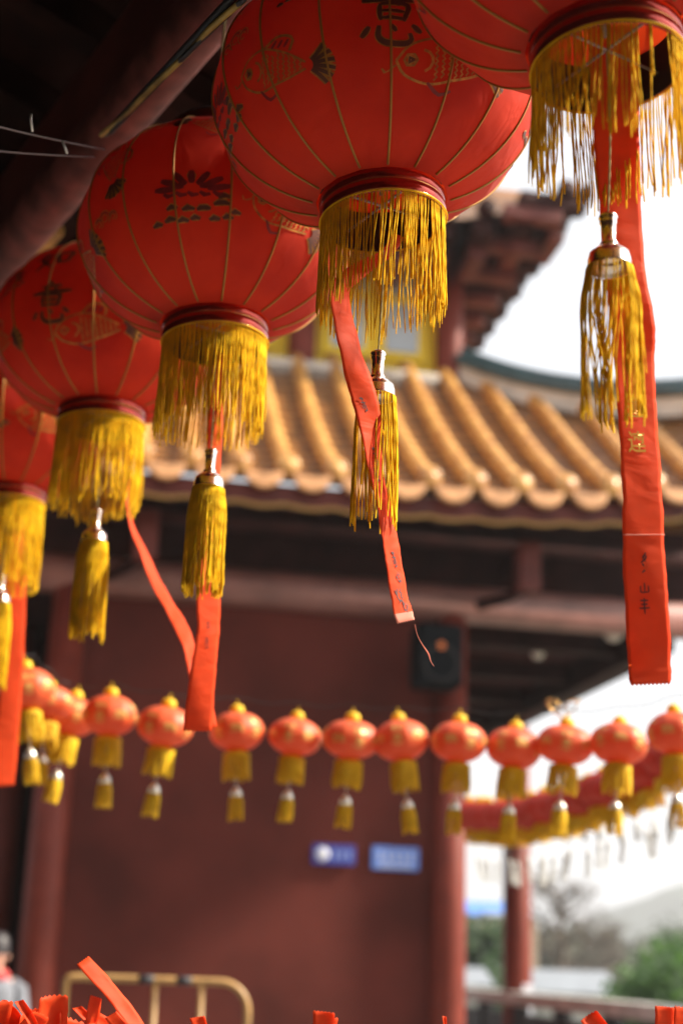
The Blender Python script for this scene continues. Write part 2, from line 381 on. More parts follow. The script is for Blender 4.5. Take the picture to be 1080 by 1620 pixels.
BIG = Body(0.268, 0.205, 0.098, 0.042, 16)
def big_lantern(px, py, d, face_az, label, seed, L=0.165, nf=185, layout=None, gaps=(), cord=0.21, tassel=True,
                tas=None, blur=0, tilt=(0, 0), bodyscale=1.0):
    """px,py: centre of the bottom opening in the photograph"""
    rnd = random.Random(seed)
    c = P(px, py, d)
    t = thing('palace_lantern', label, 'lantern', c, 0, 'big red lanterns hanging in a row under the eave beam')
    t.rotation_euler = (tilt[0], tilt[1], 0)
    B = BIG
    az0 = face_az           # rotation of the printed pattern
    n = 16*8; rows = 48
    # body
    mb = MB(); vs = []; off = R(az0)
    for j in range(rows+1):
        ph = -B.ph+2*B.ph*j/rows
        for i in range(n): 
            x, y, z = B.pt(2*math.pi*i/n, ph); vs.append((x, y, z))
    fs = [(j*n+i, j*n+(i+1) % n, (j+1)*n+(i+1) % n, (j+1)*n+i) for j in range(rows) for i in range(n)]
    mb.add(vs, fs); body = mb.build('lantern_body', 'lantern_fabric', t); body.rotation_euler[2] = off
    for i in range(16):
        m2 = MB(); th = 2*math.pi*i/16
        m2.tube([B.pt(th, -B.ph+0.02+(2*B.ph-.04)*k/40, 0.0006) for k in range(41)], 0.0021, 6)
        m2.build('rib_cord', 'gold_cord', body)
    print_motifs(B, layout or LAY, body, 1.0 if blur < 1 else .7)
    # collars
    rr = B.rr
    def collar(z0, sgn, nm):
        m3 = MB(); h = B.ch
        prof = [(rr+.0015+.0045*abs(math.sin(math.pi*k_/16))**.6*.7, h*(1.06-.98*k_/32)) for k_ in range(33)]+[(rr+.002, 0), (rr-.001, 0.0)]
        m3.lathe([(r_, z0+sgn*z_) for r_, z_ in prof], 96)
        cb = m3.build(nm, 'red_foil', t)
        m4 = MB()
        for hz, q in ((.57, .0012), (.12, .0022)):
            m4.tube([((rr+q)*math.cos(a), (rr+q)*math.sin(a), z0+sgn*h*hz) for a in [2*math.pi*i/96 for i in range(97)]], .0012, 6)
        m4.build('gold_trim', 'gold_foil', cb)
        m5 = MB(); m5.lathe([(rr-.0012, z0), (rr-.002, z0+sgn*h*1.7), (rr+.004, z0+sgn*h*1.75)], 64); m5.build('inner_lining', 'black_rubber', cb)
        return cb
    lower = collar(0, 1, 'lower_collar')
    top_z = 2*B.zc
    collar(top_z, -1, 'upper_collar')
    m6 = MB(); m6.lathe([(rr, top_z), (rr*.9, top_z+.012), (.02, top_z+.018), (.0, top_z+.018)], 48); m6.tube([(0, 0, top_z+.017), (0, 0, top_z+.05)], .004, 8)
    m6.build('top_plate', 'black_rubber', t)
    m7 = MB(); m7.tube([(0, 0, 0.05), (0, 0, top_z)], .003, 8)
    for a in (0.6, 2.17): m7.tube([(rr*math.cos(a), rr*math.sin(a), .03), (-rr*math.cos(a), -rr*math.sin(a), .03)], .0022, 6)
    m7.build('wire_frame', 'wire', t)
    # fringe with its braid
    mf = MB(); fringe_mesh(mf, rr+.0015, nf, L, .00112, rnd, seg=16 if blur < 2 else 8, gaps=gaps, tangle=.0045, jit=.004, zt=.006, lean=math.sin(tilt[1]))
    mf.tube([((rr+.0045)*math.cos(a), (rr+.0045)*math.sin(a), 0.001) for a in [2*math.pi*i/96 for i in range(97)]], .0014, 6)
    mf.build('fringe', 'fringe_thread', t)
    # hanging cord to beam
    mc = MB(); mc.tube([(0, 0, top_z+.04), (-math.sin(tilt[1])*.06, 0, top_z+.12), (-math.sin(tilt[1])*(EYE+1.865-c.z-top_z), 0, EYE+1.865-c.z)], .003, 8); mc.build('suspension_cord', 'hang_cord', t)
    # tassel
    if tas:
        tx, ty, td, r_t, Lt, nt_, tang = tas
        q = P(tx, ty, td)-c; q = Matrix.Rotation(-tilt[1], 3, 'Y') @ (Matrix.Rotation(-tilt[0], 3, 'X') @ q)
        mcd = MB(); mcd.tube(catmull([(0, 0, .03), (q.x*.35+.002, q.y*.4, q.z*.4), (q.x, q.y, q.z-.002)], 14), .0016, 4, twist=.8)
        mcd.build('tassel_cord', 'hang_cord', t)
        mt = MB()
        prof = [(.0, 0), (.006, 0), (.0105, -.003), (.0118, -.007), (.0095, -.010), (.0108, -.0135), (.0092, -.017), (.0088, -.042), (.0105, -.044), (.0118, -.047), (.0105, -.049),
                (.017, -.053), (.0225, -.059), (.0255, -.067), (.0262, -.078), (.0268, -.080), (.0255, -.081), (.024, -.060), (.0, -.055)]
        mt.lathe([(r_*1.1, z_) for r_, z_ in prof], 40)
        cap = mt.build('tassel_cap', 'cap_metal', t); cap.location = q; cap.rotation_euler[1] = -tilt[1]
        mbd = MB()
        nb = 44
        for i in range(nb):
            a = 2*math.pi*i/nb; x, y, z = .0298*math.cos(a), .0298*math.sin(a), -.0815
            s_ = .0016; mbd.add([(x+s_, y, z), (x-s_, y, z), (x, y+s_, z), (x, y-s_, z), (x, y, z+s_), (x, y, z-s_)], [(0, 2, 4), (2, 1, 4), (1, 3, 4), (3, 0, 4), (2, 0, 5), (1, 2, 5), (3, 1, 5), (0, 3, 5)])
        mbd.build('bead_trim', 'gold_foil', cap)
        mth = MB(); fringe_mesh(mth, .0300, int(nt_*1.5), Lt, .00108, rnd, seg=18 if blur < 2 else 8, flare=r_t-.0300, tangle=tang, jit=.0028, gaps=tas_gaps.get(seed, ()), lv=.06)
        th_o = mth.build('tassel_thread', 'tassel_thread', t); th_o.location = q+Matrix.Rotation(-tilt[1], 3, 'Y') @ Vector((0, 0, -.081)); th_o.rotation_euler[1] = -tilt[1]
    # rest of the cord to the beam is part of the suspension
    return t, c, top_z
LAY = []
for k in (0, 180):
    LAY += [(CH_RU, k-1, 24, .050, 1, 3), (CH_YI, k+1, -9, .056, 1, -4), (FISH, k+26, -27, .100, 1, 8), (FISH, k+58, 12, .085, 1, -75), (LOTUS, k+97, -14, .095, 1, 0),
            (FISH, k+140, -22, .090, 1, -15), (CLOUD, k+24, 40, .05, 1, 0), (CLOUD, k+76, 36, .06, 1, 0), (FISH, k+103, 30, .075, -1, 25), (CLOUD, k+55, -16, .045, 1, 0), (CLOUD, k+120, 4, .05, -1, 0), (LOTUS, k+152, 16, .06, 1, 0)]
tas_gaps = {1: ((1.7, 4.9, .45), (4.4, 5.6, .5)), 2: ((3.6, 5.6, .72), (1.9, 2.6, .3)), 3: ((5.9, 6.1, .5),), 4: (), 5: ()}

def azf(px, py, d, o): 
    q = P(px, py, d)-CAMP
    return math.degrees(math.atan2(-q.y, -q.x))+o
LANT = [
 (962, 110, 1.87, 140, 'nearest red lantern, cut off by the top right corner, its fringe ragged against the sky', 1,
  dict(L=.153, nf=215, gaps=((4.9, 5.45, .72), (1.9, 2.2, .5), (0.3, .9, .3)), tas=(961, 338, 1.88, .038, .205, 78, .02), blur=.5)),
 (606, 352, 2.29, 4, 'sharpest red lantern, at the top middle, a twisting ribbon falling out of its fringe', 2,
  dict(L=.163, nf=270, gaps=((4.0, 5.9, .30), (1.0, 2.3, .40)), tas=(598, 555, 2.29, .034, .205, 76, .012), blur=0)),
 (340, 545, 2.73, -108, 'red lantern with a lotus drawn on its front, directly left of the sharpest lantern', 3,
  dict(L=.183, nf=290, gaps=(), tas=(334, 710, 2.73, .036, .198, 135, .004), blur=.8)),
 (160, 675, 3.32, -30, 'blurred red lantern marked with two large brush characters, at the left edge of the photo', 4,
  dict(L=.205, nf=270, gaps=(), tas=(154, 805, 3.32, .037, .222, 130, .004), blur=2)),
 (12, 800, 3.85, 60, 'farthest big red lantern of the row, half cut off by the left edge', 5,
  dict(L=.222, nf=260, gaps=(), tas=(4, 908, 3.85, .037, .225, 120, .004), blur=2)),
]
lant = []
for (px, py, d, o, lab, seed, kw) in LANT:
    t, c, tz = big_lantern(px, py, d, azf(px, py, d, o), lab, seed, layout=LAY, tilt=(0, {1: -.07, 2: -.085, 3: -.05, 4: -.03, 5: -.03}[seed]), **kw)
    lant.append((t, c, tz))

# unseen building added behind the photographer to block sky light
blocker = thing('sky_blocker', 'tall red walled block with tiled roof, added unseen behind the viewer to block sky light', 'sky_blocker', (1, -7, 0))
m = MB(); m.box((0, 0, 3.2), (26, 1.0, 6.4)); m.build('wall', 'wall_red', blocker, smooth=False)
m = MB(); m.box((0, 1.2, 1.25), (26, .1, 2.5)); m.build('plinth', 'shade_dark_stone', blocker, smooth=False)
m = MB(); m.add([(-14, 2.6, 6.0), (14, 2.6, 6.0), (14, -.6, 8.4), (-14, -.6, 8.4), (14, -4, 6.0), (-14, -4, 6.0)], [(0, 1, 2, 3), (3, 2, 4, 5)]); m.build('roof', 'pan_glaze', blocker, smooth=False)

# ------------------------------------------------------------------ prayer ribbons
def strip(stations, d, wtrue, sub=6, curl=0.0, fold=1):
    """stations: (py, xl, xr[, dd]) -> list of (centre, half vector)"""
    pts = []
    for s_ in stations:
        py, xl, xr = s_[:3]; dd = d+(s_[3] if len(s_) > 3 else 0)
        pyr = s_[4] if len(s_) > 4 else py
        a, b = P(xl, py, dd), P(xr, pyr, dd); c = (a+b)/2; h = (b-a)/2
        dep = math.sqrt(max(0, (wtrue/2)**2-h.length**2)); sg = s_[5] if len(s_) > 5 else 1
        pts.append((c, h+fwd*dep*sg*fold))
    C_ = catmull([p[0] for p in pts], sub); H_ = catmull([p[1] for p in pts], sub)
    return list(zip(C_, H_))
def ribbon_mesh(name, sec, matn, nx=8, zig=7, th=.0004, cup=.002, edge=0, zstart=False, wave=0.0006):
    mb = MB(); n = len(sec); vs = []
    for i, (c, h) in enumerate(sec):
        tdir = (sec[min(i+1, n-1)][0]-sec[max(i-1, 0)][0]).normalized(); nrm = h.cross(tdir).normalized()
        for j in range(nx+1):
            u = -1+2*j/nx
            p = c+h*u*(1+.018*math.sin(i*.7)+.012*math.sin(i*1.9+1))+nrm*(cup*(u*u-.5)+wave*(math.sin(i*.9+u*2.2)+.6*math.sin(i*.37-u*3.1)+.4*math.sin(i*2.3+u*1.3)))
            vs.append(p)
    fs = [(i*(nx+1)+j, i*(nx+1)+j+1, (i+1)*(nx+1)+j+1, (i+1)*(nx+1)+j) for i in range(n-1) for j in range(nx)]
    mi = [0]*len(fs)
    if edge:
        for k in range(len(fs)-edge*nx, len(fs)): mi[k] = 1
    # pinked end
    c, h = sec[-1]; tdir = (sec[-1][0]-sec[-2][0]).normalized(); b0 = (n-1)*(nx+1); zh = h.length/nx*0.9
    for j in range(nx):
        a, b = vs[b0+j], vs[b0+j+1]; vs.append((a+b)/2+tdir*zh); fs.append((b0+j, b0+j+1, len(vs)-1)); mi.append(1 if edge else 0)
    mb.v = [tuple(v) for v in vs]; mb.f = fs; mb.mi = mi
    o = mb.build(name, [matn, 'ribbon_edge'])
    md = o.modifiers.new('thickness', 'SOLIDIFY'); md.thickness = th; md.offset = 0
    return o
def ribbon_frame(sec):
    """maps (u across -1..1, v along 0..1) to a point + normal facing the camera"""
    n = len(sec)-1
    def f(u, v, off=.0006):
        k = min(n-1, max(0, int(v*n))); t = v*n-k
        c = sec[k][0].lerp(sec[k+1][0], t); h = sec[k][1].lerp(sec[k+1][1], t)
        td = (sec[k+1][0]-sec[k][0]).normalized(); nr = h.cross(td).normalized()
        if nr.dot(CAMP-c) < 0: nr = -nr
        return c+h*u+nr*off
    return f
def write_on(sec, strokes, u0, v0, su, sv, matn, parent, cup, name='writing', rot=0.0, w_=1.0):
    mb = MB(); F = ribbon_frame(sec)
    cr, sr = math.cos(R(rot)), math.sin(R(rot))
    for (pts, ww, m, tip) in strokes:
        rb = ribbonize(pts, ww*w_, tip, .1); vs = []
        for p, h in rb:
            for q in (p+h, p-h):
                x, y = q.x*cr-q.y*sr, q.x*sr+q.y*cr; u = u0+x*su
                vs.append(F(u, v0-y*sv, .0010+abs(cup)*max(0, .5)))
        mb.add(vs, [(2*i, 2*i+1, 2*i+3, 2*i+2) for i in range(len(rb)-1)])
    return mb.build(name, matn, parent)
def glyph_on(sec, ch, u0, v0, su, sv, matn, parent, cup, name='writing'):
    cu = bpy.data.curves.new('glyph', 'FONT'); cu.body = ch; cu.resolution_u = 2; cu.offset = 0.012
    o = bpy.data.objects.new('glyph', cu); COL.objects.link(o)
    me = o.to_mesh(); bm = bmesh.new(); bm.from_mesh(me); o.to_mesh_clear()
    bmesh.ops.subdivide_edges(bm, edges=[e for e in bm.edges if e.calc_length() > .2], cuts=2, use_grid_fill=False)
    bmesh.ops.triangulate(bm, faces=bm.faces)
    F = ribbon_frame(sec)
    for v in bm.verts:
        q = F(u0+(v.co.x-.5)*2*su, v0-(v.co.y-.38)*2*sv, .0010+abs(cup)*.5); v.co = q
    m2 = bpy.data.meshes.new(name); bm.to_mesh(m2); bm.free(); m2.materials.append(M[matn])
    ob = bpy.data.objects.new(name, m2); COL.objects.link(ob); ob.parent = parent
    bpy.data.objects.remove(o)
    return ob

def vof(sec, py):
    best = 0; bd = 1e9
    for i, (c, h) in enumerate(sec):
        q = c-CAMP; y = 810-FPX*q.dot(up)/q.dot(fwd)
        if abs(y-py) < bd: bd = abs(y-py); best = i
    c, h = sec[best]; q = c-CAMP; y = 810-FPX*q.dot(up)/q.dot(fwd)
    c2 = sec[min(best+1, len(sec)-1)][0]-CAMP; y2 = 810-FPX*c2.dot(up)/c2.dot(fwd)
    return (best+((py-y)/(y2-y) if abs(y2-y) > .1 else 0))/(len(sec)-1)
GR = 'red prayer ribbons hanging from the big lanterns'
r1 = strip([(40, 930, 1008), (120, 932, 1009), (220, 938, 1011), (310, 945, 1015), (410, 952, 1021), (520, 966, 1037), (560, 968, 1037), (640, 973, 1040), (720, 979, 1046), (800, 982, 1050), (880, 983, 1053), (960, 987, 1058), (1040, 991, 1062), (1081, 994, 1063)], 1.93, .0615, 8)
rb1 = ribbon_mesh('prayer_ribbon', r1, 'ribbon_red', 10, cup=.0012)
tag(rb1, 'long wide red ribbon down the right side, with a golden character and faint handwriting', 'ribbon', GR)
VY = lambda sec, py: vof(sec, py)
glyph_on(r1, '連', -.18, VY(r1, 699), .46, .017, 'gold_ink', rb1, .0012, 'gold_character')
glyph_on(r1, '運', -.16, VY(r1, 645), .46, .017, 'gold_ink', rb1, .0012, 'gold_character')
HW1 = [st((.3, .9), (0, .6), (-.3, .4), w=.05), st((.1, .7), (.35, .5), (-.1, .2), (-.5, .0), w=.05), st((-.1, .35), (.2, .2), w=.05), st((.1, .1), (.5, -.1), (.1, -.6), (-.4, -.9), w=.05), st((-.35, -.1), (.1, -.35), w=.05), st((-.1, -.45), (.2, -.6), w=.05)]
HW2 = [st((0, .7), (.02, 0), (.0, -.6), w=.05), st((-.6, .3), (-.62, -.2), (-.5, -.6), (.6, -.55), w=.05), st((.6, .3), (.62, -.6), w=.05)]
HW3 = [st((-.6, .6), (.6, .62), w=.05), st((-.5, .15), (.5, .18), w=.05), st((-.8, -.3), (.8, -.25), w=.05), st((0, .9), (.02, -.95), w=.06)]
for k, (hw, y_, hh) in enumerate(((HW1, 890, .017), (HW2, 930, .011), (HW3, 958, .013))):
    write_on(r1, hw, -.03-.05*k, VY(r1, y_), .30, hh, 'ink', rb1, .0012, 'handwriting', w_=2.0)
msew = MB(); F1 = ribbon_frame(r1)
msew.tube([F1(-1+2*i/10, VY(r1, 846), .0012) for i in range(11)], .0009, 5); msew.build('seam', 'ribbon_edge', rb1)

r2 = strip([(372, 622, 640, .06), (400, 602, 622, .04), (418, 560, 600, .0), (440, 532, 572, -.04), (462, 523, 553, -.05), (510, 528, 561, -.05), (560, 538, 574, -.06), (610, 549, 592, -.06), (655, 562, 602, -.06), (700, 574, 603, -.06), (760, 587, 609, -.06), (800, 596, 620, -.06), (850, 604, 630, -.06), (900, 611, 638, -.06), (950, 619, 648, -.06), (984, 626, 657, -.06, 980)], 2.27, .0455, 7)
rb2 = ribbon_mesh('prayer_ribbon', r2, 'ribbon_red', 8, cup=.0012, edge=3)
tag(rb2, 'narrow twisting red ribbon with a pale cut end, crossing in front of a silver-capped tassel', 'ribbon', GR)
HWA = [st((-.5, .8), (.3, .6), w=.07), st((-.1, .9), (.1, -.2), w=.06), st((-.5, .3), (.5, .1), w=.05), st((-.4, 0), (-.3, -.5), w=.05), st((0, .0), (.05, -.6), w=.05), st((.3, 0), (.4, -.7), w=.05), st((-.1, -.8), (.5, -.75), w=.06)]
HWB = [st((-.7, .8), (-.6, .3), w=.07), st((-.2, .9), (-.5, .1), (-.2, -.5), w=.06), st((.0, .6), (.5, .3), (.2, .0), (.6, -.3), w=.06), st((-.4, -.3), (.3, -.6), w=.06), st((-.3, -.8), (.1, -.4), (.5, -.9), w=.06), st((.3, .8), (.5, .6), w=.05)]
for (hw, u, y_, s_, sv, ro) in ((HWA, .0, 885, .42, .020, 8), (HWA, -.2, 640, .34, .020, 10), (HWB, -.1, 944, .55, .020, 5), (HWB, .30, 962, .42, .018, -20), (HWA, .05, 722, .4, .018, 5), (HWB, -.1, 752, .42, .016, 5), (HWB, .2, 915, .3, .014, 30)):
    write_on(r2, hw, u, VY(r2, y_), s_, sv, 'ink', rb2, .0012, 'handwriting', ro, w_=1.9)
mth = MB(); mth.tube(catmull([P(656, 988, 2.21), P(660, 1005, 2.21), P(668, 1020, 2.215), P(677, 1034, 2.22), P(681, 1046, 2.22), P(686, 1054, 2.22)], 5), [.0004+.0009*math.exp(-((i-15)/5)**2) for i in range(26)], 5)
mth.build('loose_thread', 'ribbon_edge', rb2)

r3 = strip([(560, 350, 362), (640, 336, 352), (720, 330, 349), (800, 322, 342), (880, 318, 336, .0), (935, 313, 346), (990, 314, 347), (1015, 311, 345), (1060, 303, 341), (1110, 296, 338), (1154, 290, 335, 0, 1156)], 2.80, .057, 7)
rb3 = ribbon_mesh('prayer_ribbon', r3, 'ribbon_red', 8, cup=.002)
tag(rb3, 'wide red ribbon dropping from behind the tassel of the lotus lantern, paler where it bends', 'ribbon', GR)
write_on(r3, HWA, -.1, .70, .4, .03, 'ink', rb3, .002, 'handwriting'); write_on(r3, HW3, -.1, .60, .35, .02, 'ink', rb3, .002, 'handwriting')
r4 = strip([(690, 196, 199, .52), (760, 200, 203, .50), (828, 207, 210, .46), (870, 222, 230, .36), (920, 240, 254, .28), (960, 262, 277, .20), (990, 276, 296, .12), (1020, 291, 307, .06), (1060, 299, 322, .0), (1110, 306, 334, .0), (1150, 316, 343, .0)], 2.92, .046, 7)
tag(ribbon_mesh('prayer_ribbon', r4, 'ribbon_red', 8, cup=.001), 'thin curling red ribbon blown sideways, passing behind the ribbon of the lotus lantern', 'ribbon', GR)
r5 = strip([(760, 24, 30), (830, 24, 36), (880, 10, 42), (900, 8, 41), (960, 7, 39), (1020, 5, 37), (1080, 2, 34), (1140, -2, 30), (1200, -6, 25), (1243, -9, 21)], 3.95, .064, 7)
tag(ribbon_mesh('prayer_ribbon', r5, 'ribbon_red', 8, cup=.002), 'blurred red ribbon hanging along the left edge of the photo behind a half hidden tassel', 'ribbon', GR)

# ribbons tied to a rail just below the frame, their ends sticking up
rail = MB(); rail.tube([P(-250, 1700, 2.2), P(540, 1712, 2.2), P(1330, 1735, 2.2)], .018, 14)
ro = rail.build('tying_rail', 'timber_red'); tag(ro, 'round red rail with prayer ribbons tied along it at the foot of the photo', 'rail')
GT = 'prayer ribbon ends sticking up along the foot of the photo'
def tied(stn, d, w_, lab, pale=False, cup=.002, nx=6):
    sec = strip(stn, d, w_, 6)
    o = ribbon_mesh('tied_ribbon', sec, 'ribbon_red', nx, cup=cup); tag(o, lab, 'ribbon', GT)
    # loop round the rail
    m = MB(); c = sec[0][0]; loop = []
    for i in range(15):
        a = 2*math.pi*i/14; loop.append(Vector((c.x, c.y, c.z))+Vector((0, .021*math.cos(a), .021*math.sin(a)-.018)))
    m.tube(loop, .004, 6); m.build('knot', 'ribbon_red', o)
    return o
def diag(x0, y0, x1, y1, wpx, bend=0.0, n=6, flat=1.0, dd=0.0):
    """stations along a slanted strip; gives centre points and widths perpendicular to it"""
    return (x0, y0, x1, y1, wpx, bend, n, flat, dd)
def tied_diag(spec, d, lab, cup=.002, zig=6, fold=0.0):
    x0, y0, x1, y1, wpx, bend, n, flat, dd = spec
    L = math.hypot(x1-x0, y1-y0); tx, ty = (x1-x0)/L, (y1-y0)/L; nx_, ny_ = -ty, tx; sec = []
    for i in range(n*4+1):
        t = i/(n*4); b = bend*math.sin(math.pi*t)*L
        cx, cy = x0+(x1-x0)*t+nx_*b, y0+(y1-y0)*t+ny_*b
        dz = d+dd*t+fold*math.sin(t*5)
        hw = wpx/2*(1-.45*max(0, .25-t)/.25)
        a = P(cx-nx_*hw, cy-ny_*hw, dz-.012*flat); b2 = P(cx+nx_*hw, cy+ny_*hw, dz+.012*flat)
        sec.append(((a+b2)/2, (b2-a)/2))
    o = ribbon_mesh('tied_ribbon', sec, 'ribbon_red', zig, cup=cup); tag(o, lab, 'ribbon', GT)
    m = MB(); c = sec[0][0]
    m.tube([c+Vector((0, .021*math.cos(a), .021*math.sin(a)-.018)) for a in [2*math.pi*i/14 for i in range(15)]], .004, 6); m.build('knot', 'ribbon_red', o)
    return o
tied_diag(diag(262, 1702, 132, 1520, 24, .04, 6, .9, .03), 2.2, 'long stiff pale red ribbon end pointing up to the left beside the brown barrier', cup=.0006)
tied_diag(diag(96, 1702, 84, 1578, 46, -.05, 6, 1), 2.2, 'broad bent red ribbon end standing in front of the blurred red column', cup=.010)
tied_diag(diag(108, 1706, 152, 1578, 20, .05, 6, .6), 2.22, 'narrow dark red ribbon end leaning right beside the broad bent one')
tied_diag(diag(60, 1700, 30, 1584, 15, .12, 6, .3), 2.16, 'small rolled ribbon end with a pale twisted edge, second from the left edge', cup=.006)
tied_diag(diag(6, 1706, 2, 1586, 38, -.10, 6, 1), 2.2, 'ribbon end cut by the left edge at the very foot of the photo', cup=.006)
tied_diag(diag(30, 1706, -14, 1592, 52, .15, 6, 1), 2.26, 'wide dark red ribbon end lying low behind the rolled one', cup=.012)
tied_diag(diag(92, 1712, 48, 1602, 40, -.18, 6, 1), 2.27, 'dark folded ribbon end between the rolled one and the broad one', cup=.012)
tied_diag(diag(150, 1706, 122, 1594, 16, .2, 6, .3), 2.3, 'pale pink ribbon end hidden between two red ones', cup=.004)
tied_diag(diag(240, 1712, 176, 1606, 22, .05, 6, .3), 2.18, 'short red ribbon end just left of the long stiff one')
tied_diag(diag(330, 1718, 312, 1610, 24, .05, 5, .3), 2.2, 'tiny red ribbon tip right of the long stiff one')
tied_diag(diag(500, 1716, 512, 1602, 34, .03, 5, .2), 2.2, 'red ribbon tip with a pinked edge under the signs on the red wall')
tied_diag(diag(690, 1720, 702, 1608, 6, .06, 5, .2), 2.25, 'frayed thin red ribbon tip below the corner column')
tied_diag(diag(1010, 1722, 930, 1608, 30, .03, 5, .4), 2.1, 'pink folded ribbon end in front of the stone balustrade', cup=.006)
tied_diag(diag(1040, 1722, 1050, 1594, 30, .02, 5, .3), 2.2, 'upright red ribbon end at the bottom right, left one of the pair')
tied_diag(diag(1060, 1722, 1082, 1596, 34, .02, 5, .5), 2.25, 'bright ribbon end cut by the bottom right corner')

tied_diag(diag(70, 1712, 112, 1612, 44, .16, 6, 1.4), 2.24, 'creased ribbon end lying across the foot of the broad bent one', cup=.010, fold=.02)
tied_diag(diag(20, 1716, 62, 1606, 30, -.16, 6, 1.2), 2.19, 'small folded ribbon end crossing below the rolled one', cup=.008, fold=.015)
tied_diag(diag(200, 1716, 142, 1610, 30, .18, 6, 1.2), 2.24, 'drooping ribbon end between the narrow dark one and the long stiff one', cup=.008, fold=.015)
tied_diag(diag(540, 1720, 524, 1612, 18, -.1, 5, .8), 2.23, 'small ribbon tip just right of the pinked one under the signs', cup=.004)

# ------------------------------------------------------------------ the near porch: beam, ceiling, wires
zb = EYE+1.86
c4, c1 = lant[3][1], lant[0][1]
rowd = Vector((c4.x-c1.x, c4.y-c1.y, 0)).normalized(); rown = Vector((rowd.y, -rowd.x, 0))   # rown: to the left/near side?
if rown.x < 0: rown = -rown                                                                      # now to the right (outside)
cl = lant[2][1]
def porch(a, b, z): return Vector((cl.x, cl.y, 0))+rowd*a+rown*b+Vector((0, 0, z))
rowang = math.atan2(rowd.y, rowd.x)
t = thing('porch_roof', 'dark timber porch roof overhead in the top left corner, with a diagonal red beam', 'roof', tuple(porch(0, 0, 0)), rowang)
def box_local(name, a0, a1, b0, b1, z0, z1, mt, par, bev=0.0):
    # local x along the row, local y = to the left of it (outside is -y)
    m = MB(); m.box(((a0+a1)/2, -(b0+b1)/2, (z0+z1)/2), (a1-a0, b1-b0, z1-z0)); return m.build(name, mt, par, smooth=False, bevel=bev)
mb = MB(); mb.tube([(-4.5, 0.02, zb+.065), (9, 0.02, zb+.065)], .065, 28); mb.build('eave_beam', 'beam_red', t)
box_local('eave_board', -4.5, 9, -.05, .05, zb+.153, zb+.33, 'timber_red', t, .004)
mb = MB()
for k in range(34):
    a = -4.4+k*.4
    Mx = Matrix.Rotation(R(14), 4, 'X')
    mb.box((a, .75, zb+.37+.24), (.075, 2.75, .09), M4=Mx.to_3x3())
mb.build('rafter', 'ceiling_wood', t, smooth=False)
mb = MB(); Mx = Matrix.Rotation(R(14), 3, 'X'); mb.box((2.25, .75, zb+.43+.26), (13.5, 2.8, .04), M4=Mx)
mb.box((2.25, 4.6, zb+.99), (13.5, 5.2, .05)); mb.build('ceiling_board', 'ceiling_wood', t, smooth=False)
mb = MB(); mb.add([(-5, -.75, zb+.42), (10, -.75, zb+.42), (10, 4.8, zb+3.2), (-5, 4.8, zb+3.2), (10, 10, zb+.42), (-5, 10, zb+.42)], [(0, 1, 2, 3), (3, 2, 4, 5)]); mb.build('sky_blocking_roof', 'pan_glaze', t)  # unseen tall roof mass, added to cut sky light on the hall
mb = MB(); mb.box((2.25, 3.6, (zb+.9)/2), (13.5, .2, zb+.9)); mb.box((-4.95, 1.4, (zb+.3)/2), (.2, 4.0, zb+.3)); mb.build('back_wall', 'timber_dark', t, smooth=False)  # unseen porch walls, added to block fill light from behind and left
for k, b in enumerate((1.35, 2.8, 4.4)):
    box_local('inner_beam', -4.5, 9, -b-.09, -b+.09, zb+.42, zb+.62, 'ceiling_wood', t, .006)
for a in (-3.9, 3.9, 7.6):
    m = MB(); m.tube([(a, 1.3, 0.02), (a, 1.3, zb+.5)], .12, 24); m.build('post', 'timber_dark', t)
for a in (4.4,):
    box_local('cross_beam', a-.07, a+.07, -2.8, .0, zb-.12, zb+.05, 'timber_dark', t, .006)
# carved golden bracket seen past the fourth lantern
t = thing('carved_bracket', 'golden carved timber bracket glimpsed above the lantern with two characters', 'bracket', tuple(P(60, 372, 4.4)), rowang)
m = MB(); m.box((0, 0, .055), (.42, .05, .035)); m.box((0, 0, -.06), (.36, .05, .03)); m.build('bracket_arm', 'bracket_gold', t, smooth=False, bevel=.005)
m = MB()
for x in (-.13, .0, .13): m.tube([(x+.045*math.cos(a), 0, .045*math.sin(a)) for a in [2*math.pi*i/20 for i in range(21)]], .012, 8)
m.build('scroll', 'bracket_gold', t)
# cables along the beam
t = MB(); off = Vector((0, 0, 0))
def along(px0, py0, px1, py1, d0, d1, sag=0, n=12):
    return [P(lerp(px0, px1, i/n), lerp(py0, py1, i/n)+sag*math.sin(math.pi*i/n), 1/lerp(1/d0, 1/d1, i/n)) for i in range(n+1)]
t.tube(along(168, 212, 420, -60, 2.95, 2.05), .0075, 8); tag(t.build('power_cable', 'cable_black'), 'black cable running along the underside of the red beam', 'cable')
t = MB(); t.tube([p+Vector((0.004*math.sin(i*1.3), 0, .004*math.cos(i))) for i, p in enumerate(along(160, 216, 425, -46, 2.95, 2.05, 3))], .0055, 8)
tag(t.build('power_cable', 'cable_yellow'), 'yellow twisted cord running beside the black cable along the beam', 'cable')
t = MB(); t.tube(along(176, 210, 432, -44, 2.9, 2.03, -6), .005, 8); tag(t.build('power_cable', 'cable_black'), 'second dark cable just below the yellow cord', 'cable')
GW = 'thin strung wires at the left'
t = MB(); t.tube(along(-120, 168, 166, 237, 2.4, 2.75, 4), .0016, 6); tag(t.build('strung_wire', 'wire'), 'upper thin grey wire with a little upright clip, crossing the top left corner', 'wire', GW)
o = bpy.data.objects['strung_wire']; m = MB(); m.tube([P(50, 181, 2.5), P(49, 190, 2.5), P(52, 208, 2.5)], .0022, 6); m.build('clip', 'silver_metal', o)
t = MB(); t.tube(along(-120, 226, 150, 249, 2.4, 2.75, 3), .0016, 6); o = tag(t.build('strung_wire', 'wire'), 'lower thin grey wire running under the first one towards the lotus lantern', 'wire', GW)
